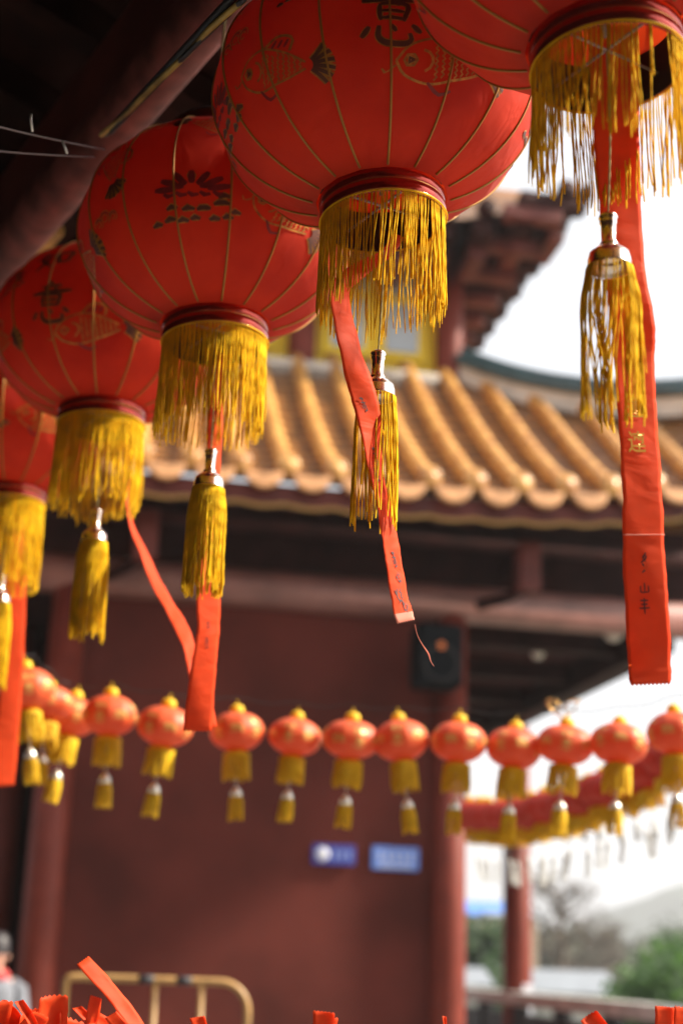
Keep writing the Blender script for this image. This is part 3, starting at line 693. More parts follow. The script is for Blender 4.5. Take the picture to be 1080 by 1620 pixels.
m = MB(); m.tube([P(99, 223, 2.6), P(103, 233, 2.6), P(107, 243, 2.6)], .0022, 6); m.build('clip', 'silver_metal', o)

# ------------------------------------------------------------------ strings of small lanterns
SB = Body(.082, .062, .020, .006, 10)
def small_proto(fab, label, loc, group, name='small_lantern', fl=.080, tm=('silver_metal', 'small_fringe'), ts=1.0):
    t = thing(name, label, 'lantern', loc, 0, group); rnd = random.Random(5)
    mb = MB(); n, rows = 50, 16
    mb.add([SB.pt(2*math.pi*i/n, -SB.ph+2*SB.ph*j/rows) for j in range(rows+1) for i in range(n)],
           [(j*n+i, j*n+(i+1) % n, (j+1)*n+(i+1) % n, (j+1)*n+i) for j in range(rows) for i in range(n)])
    b = mb.build('lantern_body', fab, t)
    if fab == 'small_fabric':
        for az in (0, 90, 180, 270):
            for mo, dz, lat, sz in ((CH_RU, 0, 24, .019), (CH_YI, 0, -9, .021), (LOTUS, 44, 2, .026)):
                m = MB()
                def f(x, y, o, az=az+dz, lat=lat, sz=sz):
                    ph = R(lat)+y*sz/.072; return SB.pt(R(az)+x*sz/(.082*max(.4, math.cos(ph))), ph, .0008)
                for k in ('d', 'm', 'g'): stroke_mesh(m, mo, f, k, .07, .0008, .4)
                m.build('gold_print', 'small_print', b)
    zt = 2*SB.zc
    m = MB(); m.lathe([(.0, zt+.020), (.012, zt+.019), (.020, zt+.012), (.021, zt), (.020, zt-.006)], 20); m.tube([(0, 0, zt+.018), (0, 0, zt+.034)], .002, 6); m.build('top_cap', 'small_fringe', t)
    m = MB(); m.lathe([(.021, .006), (.030, .002), (.038, -.004), (.040, -.012)], 24); fringe_mesh(m, .038, 84, fl, .0021, rnd, seg=5, sides=3, zt=-.004, jit=.003); m.build('fringe', 'small_fringe', t)
    m = MB(); m.tube([(0, 0, 0), (0, 0, -.115)], .001, 5); m.lathe([(.0, -.108), (.006*ts, -.109), (.010*ts, -.116), (.016*ts, -.124), (.018*ts, -.138), (.015*ts, -.139)], 18); c = m.build('tassel_cap', tm[0], t)
    m = MB(); fringe_mesh(m, .015*ts, int(44*ts), .074, .0018*ts, rnd, seg=4, sides=3, zt=-.136, flare=.005*ts, jit=.002); m.build('tassel_thread', tm[1], t)
    return t
G1 = 'small lanterns strung in a row across the middle of the photo'
SMALL = [(1066, 1160, 4.2, 'small lantern cut by the right edge of the photo, last of its string'),
 (975, 1176, 4.35, 'small lantern second from the right end of its string, against the white sky'),
 (890, 1178, 4.45, 'small lantern with a gold wire bow standing up on its cap'),
 (810, 1184, 4.5, 'small lantern in front of the thin right column, right of the corner column'),
 (723, 1175, 4.5, 'small lantern in front of the corner column of the red wall'),
 (638, 1173, 4.52, 'small lantern above the paler blue sign on the red wall'),
 (553, 1170, 4.55, 'small lantern above the navy sign with the round white mark'),
 (464, 1165, 4.6, 'small lantern second to the right of the short wide red ribbon'),
 (376, 1158, 4.6, 'small lantern just right of the short wide red ribbon, its fringe the squarest'),
 (258, 1150, 4.55, 'small lantern whose right side touches the short wide red ribbon'),
 (174, 1134, 4.6, 'small lantern second to the left of the short wide red ribbon'),
 (108, 1134, 4.8, 'small pinkish lantern in front of the left red column, rightmost of the crowded ones'),
 (75, 1112, 4.7, 'small pale lantern in the crowded left end of the string, middle one of three'),
 (48, 1092, 4.45, 'small pale lantern beside the blurred ribbon at the left edge, highest of its string')]
proto = None; anchors = []
rs = random.Random(3)
for i, (px, py, d, lab) in enumerate(SMALL):
    c = P(px, py, d)-Vector((0, 0, SB.zc))
    if proto is None: proto = small_proto('small_fabric', lab, c, G1); proto.rotation_euler[2] = .3
    else: copy_thing(proto, c, rs.uniform(0, 6.28), lab, (rs.uniform(-.10, .10), rs.uniform(-.17, .17))).scale = (rs.uniform(1.04, 1.14), rs.uniform(1.04, 1.14), rs.uniform(.96, 1.07))
    anchors.append(c+Vector((0, 0, 2*SB.zc+.034)))
    if 'bow' in lab:
        m = MB(); q = c+Vector((0, 0, 2*SB.zc+.018))
        for sg in (-1, 1):
            m.tube(catmull([q, q+Vector((sg*.03, 0, .02)), q+Vector((sg*.05, 0, .055)), q+Vector((sg*.015, 0, .05)), q+Vector((sg*.01, 0, .01))], 5), .003, 6)
        tag(m.build('wire_bow', 'gold_foil'), 'gold wire bow tied to the string above a small lantern near the right end', 'bow')
m = MB(); first = P(1300, 1080, 4.0); last = P(-60, 1030, 4.0)
pts = [first]+anchors+[last]; path = []
for a, b in zip(pts, pts[1:]): path += [a.lerp(b, k/5)+Vector((0, 0, .012*math.cos(math.pi*(k/5-.0))**2)) for k in range(5)]
path.append(last); m.tube(path, .002, 5)
tag(m.build('lantern_string', 'cable_black'), 'thin dark string carrying the front row of small lanterns', 'string')

G2 = 'dense far row of small red lanterns at the right'
p2 = None; A2 = []
N2 = 22
words = ['first', 'second', 'third', 'fourth', 'fifth', 'sixth', 'seventh', 'eighth', 'ninth', 'tenth', 'eleventh', 'twelfth', 'thirteenth', 'fourteenth', 'fifteenth', 'sixteenth', 'seventeenth', 'eighteenth', 'nineteenth', 'twentieth', 'twenty-first', 'twenty-second']
for i in range(N2):
    k = i/(N2-1)
    a = P(1130, 1178, 5.2); b = P(748, 1304, 7.6)
    # catenary between two fixings
    c = a.lerp(b, k+rs.uniform(-.009, .009))-Vector((0, 0, .10*math.sin(math.pi*k)+rs.uniform(-.012, .012)))-Vector((0, 0, SB.zc*.5))
    lab = f'deep red small lantern in the dense receding row, {words[i]} from its right end'
    if p2 is None: p2 = small_proto('deep_fabric', lab, c, G2, fl=.045, tm=('pale_tag', 'pale_tag'), ts=.45)
    else: copy_thing(p2, c, rs.uniform(0, 6.28), lab, (rs.uniform(-.2, .2), rs.uniform(-.2, .2)))
    LASTL = [o for o in COL.objects if o.get('group') == G2 and o.parent is None][-1]; LASTL.scale = (1.28, 1.28, 1.22)
    A2.append(c+Vector((0, 0, 2*SB.zc+.034)))
m = MB(); m.tube([A2[0]+(A2[0]-A2[3])]+A2+[A2[-1]+(A2[-1]-A2[-4])*.8], .003, 5); tag(m.build('lantern_string', 'cable_black'), 'dark string of the dense receding row of lanterns at the right', 'string')
G3 = 'pale pendants strung across the white sky at the right'
cords = []
for i in range(9):
    px = 862+i*29+rs.uniform(-4, 4); py = 1322-10*((i-3)/5)**2*(1 if i > 3 else .2)-rs.uniform(0, 4); q = P(px, py-18, 9.5)
    m = MB(); m.lathe([(0, .02), (.02, .01), (.026, -.02), (.022, -.12), (.0, -.13)], 10); m.tube([(0, 0, .06), (0, 0, .01)], .003, 5)
    o = m.build('pendant', 'pale_tag'); o.location = q
    tag(o, f'faint grey pendant on a cord against the white sky, {words[i]} from the left', 'pendant', G3); cords.append(q+Vector((0, 0, .055)))
m = MB(); m.tube([cords[0]+(cords[0]-cords[1])*5]+cords+[cords[-1]+(cords[-1]-cords[-2])*3], .002, 5); tag(m.build('thin_cord', 'wire'), 'faint thin cord carrying the grey pendants', 'cord')

# ------------------------------------------------------------------ the hall
YAW = R(10); OX, OY = .93, 12.6
hall = thing('temple_hall', 'two storey temple hall with red walls, round columns and yellow glazed tile roof', 'temple', (OX, OY, 0), YAW)
e1 = Vector((math.cos(YAW), math.sin(YAW), 0)); e2 = Vector((-math.sin(YAW), math.cos(YAW), 0)); O3 = Vector((OX, OY, 0))
def W(px, py, t0):
    """photo pixel onto the hall's plane t = t0, in the hall's own coordinates"""
    ray = P(px, py, 1.0)-CAMP; k = (t0-(CAMP-O3).dot(e2))/ray.dot(e2); q = CAMP+ray*k-O3
    return Vector((q.dot(e1), q.dot(e2), q.z))
E_ = EYE
def lbox(name, s0, s1, t0, t1, z0, z1, mt, par=None, bev=0.006):
    m = MB(); m.box(((s0+s1)/2, (t0+t1)/2, (z0+z1)/2), (s1-s0, t1-t0, z1-z0)); return m.build(name, mt, par or hall, smooth=False, bevel=bev)
def lcol(s_, t_, z0, z1, r, mt='column_red', name='column', base=True):
    m = MB(); m.lathe([(r*1.0, z0), (r*1.01, z0+(z1-z0)*.3), (r*.97, z1), (0, z1)], 36, c=(s_, t_, 0)); c = m.build(name, mt, hall)
    if base:
        m = MB(); m.lathe([(r*1.5, z0), (r*1.55, z0+.10), (r*1.2, z0+.2), (r*.9, z0+.2)], 32, c=(s_, t_, 0)); m.build('column_base', 'stone', c)
    return c
ZB = E_+3.13
# wall, columns, beams
lbox('wall', -3.3, 0.1, .02, .24, 0, ZB-.1, 'wall_red')
lbox('side_wall', -.01, .20, .25, 7.2, 0, ZB+.3, 'wall_red')
lbox('wall_footing', -3.28, -.02, -.03, .018, 0, .42, 'stone')
cA = lcol(.10, 0, 0, ZB-.02, .15); cB = lcol(-3.30, 0, 0, ZB-.02, .155); cD = lcol(2.9, 0, 0, ZB-.02, .15)
cC = lcol(2.27, 5.0, 0, E_+2.88, .17); lcol(-3.75, 2.4, 0, ZB, .13); lcol(-6.8, 0, 0, ZB-.02, .15)
lcol(2.2, 9.6, 0, E_+2.88, .15)
m = MB(); m.tube([(-7.2, -.02, ZB), (3.1, -.02, ZB)], .17, 28); m.build('round_beam', 'beam_paint', hall)
lbox('lintel_board', -7.0, 2.4, -.04, .04, ZB+.172, E_+4.0, 'timber_dark')
lbox('side_beam', 2.06, 2.34, .2, 10.2, E_+2.885, E_+3.15, 'timber_dark')
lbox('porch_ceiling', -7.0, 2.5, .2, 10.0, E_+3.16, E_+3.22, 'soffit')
for k in range(6): lbox('ceiling_joist', .21, 2.05, .9+k*1.5, 1.06+k*1.5, E_+2.98, E_+3.155, 'timber_dark')
lbox('door_recess', -6.7, -3.5, 2.9, 3.1, 0, ZB, 'timber_dark')
for k in range(3): lbox('door_panel', -6.5+k*.98, -5.6+k*.98, 2.84, 2.897, .1, 2.9, 'timber_dark')
lbox('back_wall', -7.0, .1, 7.0, 7.2, 0, E_+6.1, 'wall_red')
lbox('floor_slab', -7.5, 2.6, -.9, 10.2, 0.004, .05, 'floor_stone')
# lower roof
TE, TT, SE, ST = -1.15, 1.64, 3.40, .48            # eave t, top t, eave corner s, top corner s
def zroof(s_, t_):
    u = max(0, min(1, (t_-TE)/(TT-TE))); p = 1-u
    hip = ST+(SE-ST)*p
    return E_+3.85+2.28*(.74*u+.26*u*u)+1.3*p**1.6*math.exp(-max(0, hip-s_)/.85)
def tile_row(mb, s_, r, t0, t1, n=10):
    pts, rr = [], []
    for k in range(n):
        for q, g_ in ((.0, 1.10), (.80, 1.0), (.93, .97)):
            t_ = t0+(t1-t0)*(k+q)/n; pts.append((s_, t_, zroof(s_, t_)+.05)); rr.append(r*g_*(1 if k else .9+.1*min(1, q*9+.3)))
    mb.tube(pts, rr, 14)
SP = .402
r0 = W(750, 755, TE).x
rowsS = [r0+SP*k for k in range(-19, 12) if -6.9 < r0+SP*k < SE-.1]
roof = MB(); pan = MB(); 
for s_ in rowsS:
    tmax = TT if s_ <= ST else TT-(s_-ST)/(SE-ST)*(TT-TE)
    if tmax > TE+.15: tile_row(roof, s_, .073, TE-.02, tmax+.05)
    # pan tiles between this row and the next: overlapping lips
    nS = 15; prev = None
    for k in range(nS):
        ta, tb = TE-.05+(TT-TE)*k/nS, TE-.05+(TT-TE)*(k+1.25)/nS
        if ta > tmax-.05: break
        vs = []
        for (tt, dz) in ((ta, .035), (tb, 0.0)):
            for j in range(5):
                x = s_+SP*j/4; vs.append((x, min(tt, tmax+.1), zroof(x, tt)+dz-.045*math.sin(math.pi*j/4)-.01))
        for j in range(5): v = vs[j]; vs.append((v[0], v[1], v[2]-.03))
        pan.add(vs, [(j, j+1, j+6, j+5) for j in range(4)]+[(j+10, j+11, j+1, j) for j in range(4)])
lower = lbox('roof_deck', -6.9, ST, TT-.3, TT+.2, E_+5.5, E_+5.9, 'timber_dark')
m = MB(); g = []
for k in range(13):
    t_ = TE+(TT-TE)*k/12; hip = ST+(SE-ST)*(1-k/12)
    for j in range(25): s_ = lerp(-6.9, hip, j/24); g.append((s_, t_+.02, zroof(s_, t_)-.08))
m.add(g, [(k*25+j, k*25+j+1, (k+1)*25+j+1, (k+1)*25+j) for k in range(12) for j in range(24)])
# right-hand slope, mirrored across the hip
g = []
for k in range(13):
    p = 1-k/12; s_ = ST+(SE-ST)*p; tc = TE+(TT-TE)*(1-p)
    for j in range(25): 
        t_ = lerp(tc, 9.5, j/24); g.append((s_, t_, zroof(s_-0, tc)-.06 if j == 0 else E_+3.85+2.28*(.74*(1-p)+.26*(1-p)**2)+1.3*p**1.6*math.exp(-(t_-tc)/.85)-.06))
m.add(g, [(k*25+j, k*25+j+1, (k+1)*25+j+1, (k+1)*25+j) for k in range(12) for j in range(24)])
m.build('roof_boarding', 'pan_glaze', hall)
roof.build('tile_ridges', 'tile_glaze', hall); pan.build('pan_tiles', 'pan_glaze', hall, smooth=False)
GE = []
for s_ in rowsS:
    m = MB(); zc = zroof(s_, TE)+.045
    m.lathe([(0, .030), (.055, .030), (.060, .024), (.082, .026), (.098, .018), (.100, -.03), (.08, -.05)], 24)
    m.v = [(s_+v[0], TE-.05-v[2], zc+v[1]) for v in m.v]; m.build('tile_end', 'tile_glaze', hall)
for s_ in rowsS[:-1]:
    m = MB(); x0 = s_+SP/2; z0 = zroof(x0, TE)-.005; nn = 14
    outl = [(.165*math.cos(math.pi+math.pi*i/nn), .155*math.sin(math.pi+math.pi*i/nn)**1 - .012) for i in range(nn+1)]
    top = [(.165*(1-2*i/8), -.012-.030*math.sin(math.pi*i/8)) for i in range(1, 8)]
    loop = outl+top; q = len(loop); vs = []
    for (dy, k) in ((-.075, .90), (-.068, 1.0), (-.035, 1.0)):
        vs += [(x0+x*k, TE+dy+.10*z, z0+z*k) for x, z in loop]
    m.add(vs, [tuple(range(q))]+[(r_*q+j, r_*q+(j+1) % q, (r_+1)*q+(j+1) % q, (r_+1)*q+j) for r_ in range(2) for j in range(q)])
    m.build('drip_tile', 'tile_end', hall, smooth=False)
m = MB(); vs = []; n = 180
for i in range(n+1):
    s_ = lerp(-6.9, SE, i/n); zz = zroof(s_, TE)-.10; b = zz-.15-.028*abs(math.sin(math.pi*(s_-rowsS[0])/SP))
    vs += [(s_, TE+.03, zz), (s_, TE+.03, b), (s_, TE+.07, b), (s_, TE+.07, zz)]
m.add(vs, [(4*i+a, 4*i+(a+1) % 4, 4*i+4+(a+1) % 4, 4*i+4+a) for i in range(n) for a in range(4)]); m.build('eave_board', 'timber_red', hall, smooth=False)
m = MB(); m.tube([(lerp(-6.9, SE, i/n), TE+.02, zroof(lerp(-6.9, SE, i/n), TE)-.27-.028*abs(math.sin(math.pi*(lerp(-6.9, SE, i/n)-rowsS[0])/SP))) for i in range(n+1)], .018, 6); m.build('gilt_edge', 'trim_gold', hall)
# soffit and rafters under the lower eave
m = MB(); g = []
for k in range(7):
    for j in range(25):
        s_ = lerp(-6.9, SE-.12, j/24); t_ = lerp(TE+.06, .0, k/6); g.append((s_, t_, zroof(s_, TE)-.24+(t_-TE)*.42))
m.add(g, [(k*25+j, k*25+j+1, (k+1)*25+j+1, (k+1)*25+j) for k in range(6) for j in range(24)]); m.build('soffit', 'soffit', hall)
m = MB()
for k in range(40):
    s_ = -6.8+k*.25
    if s_ > SE-.3: break
    m.tube([(s_, TE+.08, zroof(s_, TE)-.29), (s_, -.03, zroof(s_, TE)-.29+(-.03-TE)*.42)], .045, 10)
m.build('rafters', 'timber_dark', hall)
# purlin, hanging post and brace below the eave
m = MB(); m.tube([(-6.9, -.60, E_+3.56), (2.9, -.60, E_+3.56)], .075, 16); m.build('eave_purlin', 'timber_dark', hall)
def hang(px):
    q = W(px, 862, -.62); lbox('hanging_post', q.x-.10, q.x+.10, -.73, -.53, E_+3.13, E_+3.58, 'timber_red', bev=.02)
    m = MB(); a = Vector((q.x-.02, -.62, E_+3.16)); m.tube([a, a+Vector((-.10, .10, -.05)), a+Vector((-.28, .45, -.06))], .05, 10); m.build('brace', 'timber_dark', hall)
    lbox('bracket_beam', q.x-.06, q.x+.06, -.53, .0, E_+3.36, E_+3.50, 'timber_dark')
for px in (832, 230): hang(px)
# upper storey
ZU = E_+6.05
lbox('upper_wall', -6.6, .44, TT+.10, TT+.3, ZU-.6, E_+8.1, 'yellow_paint')
lbox('upper_side_wall', .30, .42, TT+.31, 7.2, ZU-.6, E_+8.1, 'wall_red')
lbox('plaster_band', -6.8, .30, TT-.30, TT+.09, E_+5.72, ZU-.06, 'plaster', bev=.03)
for k in range(5):
    s_ = .46-k*1.62; lcol(s_, TT-.06, ZU-.35, E_+8.0, .15, base=False, name='upper_column')
    if k < 4:
        for (c0) in (-.46, -1.06):
            c = s_+c0-.05
            fr = lbox('window_frame', c-.27, c+.27, TT+.04, TT+.098, ZU+.20, ZU+1.7, 'yellow_paint')
            lbox('pane', c-.18, c+.18, TT+.015, TT+.038, ZU+.28, ZU+.86, 'pane', fr, 0); lbox('pane', c-.18, c+.18, TT+.015, TT+.038, ZU+.95, ZU+1.62, 'pane', fr, 0)
# hip ridge
hipts = []
for k in range(25):
    p = k/24; s_ = ST+(SE-ST)*p; t_ = TT-(TT-TE)*p; hipts.append(Vector((s_, t_, zroof(s_, t_))))
m = MB(); 
for a, b in zip(hipts, hipts[1:]):
    pass
vs = []; dirp = Vector((TT-TE, SE-ST, 0)).normalized()*.10
for q in hipts:
    for sg, z in ((-1, -.05), (1, -.05), (1, .26), (-1, .26)): vs.append(q+dirp*sg+Vector((0, 0, z)))
m.add(vs, [(4*i+a, 4*i+(a+1) % 4, 4*i+4+(a+1) % 4, 4*i+4+a) for i in range(24) for a in range(4)]+[(96, 97, 98, 99)])
m.build('hip_wall', 'plaster', hall, smooth=False)
m = MB(); m.tube([q+Vector((0, 0, .31)) for q in hipts]+[hipts[-1]+Vector((.12, -.12, .42))], .07, 14); m.tube([q+Vector((0, 0, .20))-dirp*1.1 for q in hipts], .05, 10); m.build('hip_ridge', 'ridge_teal', hall)
# small guardian figures standing on the hip ridge
for p_, hgt in ((.56, .26),):
    q = hipts[int(p_*24)]+Vector((0, 0, .38)); m = MB()
    m.tube([q, q+Vector((.02, -.02, hgt*.4)), q+Vector((-.01, 0, hgt*.75)), q+Vector((.05, -.05, hgt*.95))], [.05, .06, .038, .03], 10)
    m.tube([q+Vector((-.02, .02, hgt*.3)), q+Vector((-.10, .10, hgt*.55)), q+Vector((-.08, .08, hgt*.9))], [.02, .018, .008], 8); m.build('ridge_figure', 'ridge_teal', hall)
# upper roof
UW = (ST, TT)      # wall corner
def uedge_side(t_): return 1.20+.40*max(0, (2.6-t_)/2.2)**2, E_+7.22+.50*max(0, (2.6-t_)/2.2)**2
def uedge_front(s_): 
    k = max(0, (s_+.6)/2.2)**2; return .62-.19*k, E_+7.22+.50*k
TF = .43
m = MB(); g = []; nA = 20
for k in range(nA+1):           # side soffit
    t_ = lerp(TF, 8.0, k/nA); se, ze = uedge_side(t_); ti = max(t_, TT)
    for j in range(5): q = j/4; g.append((lerp(se, ST-.1, q), lerp(t_, ti if t_ >= TT else lerp(t_, TT, 1), q), lerp(ze, E_+7.95, q)))
m.add(g, [(k*5+j, k*5+j+1, (k+1)*5+j+1, (k+1)*5+j) for k in range(nA) for j in range(4)])
g = []
for k in range(nA+1):
    s_ = lerp(1.6, -6.8, k/nA); te, ze = uedge_front(s_)
    for j in range(5): q = j/4; g.append((lerp(s_, min(s_, ST), q), lerp(te, TT+.05, q), lerp(ze, E_+7.95, q)+.002))
m.add(g, [(k*5+j, k*5+j+1, (k+1)*5+j+1, (k+1)*5+j) for k in range(nA) for j in range(4)])
m.build('upper_soffit', 'soffit', hall)
m = MB(); m2 = MB(); m3 = MB()
k = 0; t_ = TF+.05
while t_ < 7.8:
    se, ze = uedge_side(t_); m.box((se-.30, t_, ze-.02), (.72, .20, .16)); m2 = MB(); m2.tube([(se+.02, t_+.02, ze+.17), (se+.14, t_+.02, ze+.165)], .10, 14); m2.build('upper_tile_end', 'timber_dark', hall); m3.box((se-.52, t_, ze-.19), (.62, .17, .15)); t_ += .42
s_ = 1.4
while s_ > -6.7:
    te, ze = uedge_front(s_); m.box((s_, te+.30, ze-.02), (.20, .66, .16)); m2 = MB(); m2.tube([(s_, te-.02, ze+.17), (s_, te-.14, ze+.165)], .10, 14); m2.build('upper_tile_end', 'timber_dark', hall); m3.box((s_, te+.52, ze-.19), (.17, .60, .15)); s_ -= .42
m.build('upper_rafters', 'timber_dark', hall, smooth=False, bevel=.01); m3.build('flying_rafters', 'timber_red', hall, smooth=False, bevel=.01)
m = MB(); g = []
def ring(q):
    z = lambda e: lerp(e+.12, E_+10.4, q**1.25); out = []
    for k in range(nA+1): 
        s_ = lerp(-6.8, 1.6, k/nA); te, ze = uedge_front(s_); out.append((lerp(s_, min(s_, -1.2), q), lerp(te, 4.0, q), z(ze)))
    for k in range(1, nA+1):
        t_ = lerp(TF, 8.0, k/nA); se, ze = uedge_side(t_); out.append((lerp(se, -1.2, q), lerp(t_, 4.0, q), z(ze)))
    return out
n_ = 2*nA+1
for k in range(9): g += ring(k/8)
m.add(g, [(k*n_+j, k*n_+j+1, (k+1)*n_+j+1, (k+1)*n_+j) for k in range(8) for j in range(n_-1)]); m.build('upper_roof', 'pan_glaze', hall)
# stepped brackets below the upper eave, at the columns
for (s_, t_) in ((-1.14, TT-.02), (.48, 3.4), (.48, 5.2)):
    m = MB()
    for q, (wd, z) in enumerate(((.42, 7.18), (.62, 7.36), (.86, 7.54))):
        m.box((s_+(.12 if t_ > 2 or s_ > 0 else 0), t_, E_+z), (wd, .14, .12)); m.box((s_, t_-.14, E_+z+.006), (.13, wd, .12))
    m.build('bracket_set', 'timber_red', hall, smooth=False, bevel=.01)
# balustrade along the right side of the porch
bal = thing('stone_balustrade', 'balustrade with pale stone top rail and shade-darkened panels along the right side of the hall', 'balustrade', (OX, OY, 0), YAW)
lbox('top_rail', 2.10, 2.32, .2, 10.4, E_-.43, E_-.28, 'stone', bal, .02)
for k in range(7):
    t0 = .25+k*1.48; lbox('panel', 2.16, 2.26, t0+.08, t0+1.40, .12, E_-.52, 'shade_dark_stone', bal); lbox('post', 2.13, 2.29, t0-.09, t0+.07, 0.05, E_-.432, 'shade_dark_stone', bal)
lbox('kerb', 2.08, 2.34, .2, 10.4, .052, .118, 'stone', bal)
# lamps, loudspeaker, notice, signs
def hung_lamp(px, py, t0, r, lab):
    q = W(px, py, t0); w_ = O3+e1*q.x+e2*q.y+Vector((0, 0, q.z)); t = thing('globe_lamp', lab, 'lamp', w_, 0, 'unlit white lamps under the eave')
    m = MB(); m.lathe([(0, r), (r*.5, r*.87), (r*.87, r*.5), (r, 0), (r*.87, -r*.5), (r*.5, -r*.87), (0, -r)], 20); m.build('globe', 'lamp_glass', t)
    m = MB(); m.lathe([(0, r+.07), (r*.5, r+.06), (r*.55, r*.86)], 16); m.tube([(0, 0, r+.06), (0, 0, r+.20)], .012, 8); m.build('holder', 'speaker_black', t)
hung_lamp(970, 1000, .5, .095, 'larger white globe lamp under the porch ceiling beside the wide red ribbon')
hung_lamp(850, 1032, 1.2, .07, 'smaller dimmer globe lamp under the porch ceiling, left of the larger one')
q = W(877, 812, -1.05); w_ = O3+e1*q.x+e2*q.y+Vector((0, 0, q.z)); t = thing('eave_floodlight', 'small white floodlight fixed under the wavy tile edge', 'lamp', w_, YAW)
m = MB(); m.box((0, 0, 0), (.15, .08, .09)); m.build('lamp_housing', 'lamp_glass', t, smooth=False, bevel=.02); m = MB(); m.tube([(0, .03, .04), (0, .08, .12)], .012, 8); m.build('arm', 'speaker_black', t)
q = W(690, 1040, -.42); w_ = O3+e1*q.x+e2*q.y+Vector((0, 0, q.z)); t = thing('loudspeaker', 'dark boxy loudspeaker with a small orange light mounted high on the corner column', 'loudspeaker', w_, YAW)
m = MB(); m.box((0, 0, 0), (.40, .34, .54)); m.build('speaker_box', 'speaker_black', t, smooth=False, bevel=.03)
m = MB(); m.lathe([(0, .0), (.05, -.03), (.13, -.01), (.145, .012), (.16, .0)], 28); m.v = [(v[0], -.173-v[2], v[1]-.08) for v in m.v]; m.build('speaker_cone', 'black_rubber', t)
m = MB(); m.lathe([(0, .012), (.03, .01), (.034, 0)], 16); m.v = [(v[0], -.172-v[2], v[1]+.07) for v in m.v]; m.build('orange_lamp', 'orange_light', t)
m = MB(); m.box((0, .24, .0), (.10, .16, .12)); m.build('wall_bracket', 'speaker_black', t, smooth=False)
q = W(834, 1580, 4.8); w_ = O3+e1*(q.x)+e2*4.80+Vector((0, 0, q.z-.05)); t = MB(); t.box((0, 0, 0), (.11, .02, .42)); o = t.build('notice_plate', 'sign_white', smooth=False, bevel=.003); o.location = w_; o.rotation_euler[2] = YAW
tag(o, 'narrow white plate fixed low on the thin right column', 'plate')
def sign(x0, x1, y0, y1, base, lab, marks):
    a, b = W(x0, y0, -.02), W(x1, y1, -.02); wd, ht = b.x-a.x, a.z-b.z; c = (a+b)/2
    w_ = O3+e1*c.x+e2*-.015+Vector((0, 0, c.z)); t = thing('wall_sign', lab, 'sign', w_, YAW, 'blue signs on the red wall')
    m = MB(); m.box((0, 0.005, 0), (wd, .025, ht)); m.build('sign_plate', base, t, smooth=False, bevel=.004)
    marks(t, wd, ht)
def marks_navy(t, wd, ht):
    m = MB(); m.lathe([(0, .004), (ht*.36, .004), (ht*.36, 0)], 28); m.v = [(v[0]-wd*.27, -.0095-v[2], v[1]) for v in m.v]; m.build('round_mark', 'sign_white', t)
    m = MB()
    for k in range(3):
        for (x, z, a, b) in ((0, .20, .11, .035), (0, .0, .13, .035), (0, -.2, .11, .035), (0, 0, .03, .5)):
            m.box((wd*(.04+k*.16)+x*wd, -.0105-(.002 if a < .05 else 0), z*ht), (a*wd, .002, b*ht))
    m.build('lettering', 'sign_pale', t, smooth=False)
def marks_sky(t, wd, ht):
    m = MB()
    for k in range(5):
        for (x, z, a, b) in ((0, .22, .11, .04), (0, .05, .10, .04), (0, -.15, .12, .04), (0, .03, .025, .46)):
            m.box((wd*(-.34+k*.17)+x*wd, -.0105-(.002 if a < .05 else 0), (z+.03)*ht), (a*wd, .002, b*ht))
    m.box((0, -.0105, -ht*.34), (wd*.74, .002, ht*.07)); m.build('lettering', 'sign_white', t, smooth=False)
sign(495, 561, 1335, 1369, 'sign_navy', 'navy sign with a round white mark at its left, on the red wall', marks_navy)
sign(589, 662, 1338, 1378, 'sign_sky', 'paler and larger blue sign filled with white lettering, on the red wall', marks_sky)

# ------------------------------------------------------------------ crowd barrier
a = P(395, 1700, 6.6); top = P(300, 1552, 6.6)
bx = P(392, 1590, 6.6); zt = top.z
t = thing('crowd_barrier', 'brown painted crowd barrier with black tape, standing before the red wall', 'barrier', (bx.x, bx.y, 0), R(3))
rr_ = .0175
m = MB(); L = .845; cr = .13
path = [(0, 0, .12)]+[(0, 0, z) for z in (.4, .8, zt-cr)]+[(-cr+cr*math.cos(R(x)), 0, zt-cr+cr*math.sin(R(x))) for x in range(15, 91, 15)]+[(-.35, 0, zt), (-L+.05, 0, zt)]+[(-L+.015, 0, zt-.003), (-L+.003, 0, zt-.015)]+[(-L, 0, .12), ]
path.append((-L+.001, 0, .10)); m.tube(path, rr_, 14); m.tube([(-L, 0, .22), (0, 0, .22)], .016, 12); m.build('outer_frame', 'barrier_paint', t)
for k in range(2):
    m = MB(); x = -.217-k*.214; m.tube([(x, 0, .22), (x, 0, zt)], 0.0125 if k else .014, 10); m.build('bar', 'barrier_paint', t)
for x in (-.30, -.475): m = MB(); m.tube([(x-.035, 0, zt), (x+.035, 0, zt)], rr_+.002, 14); m.build('tape', 'barrier_black', t)
for x in (-.02, -L+.02):
    m = MB(); m.tube([(x, -.28, .02), (x, -.2, .05), (x, 0, .12), (x, .2, .05), (x, .28, .02)], .018, 10); m.build('foot', 'barrier_paint', t)

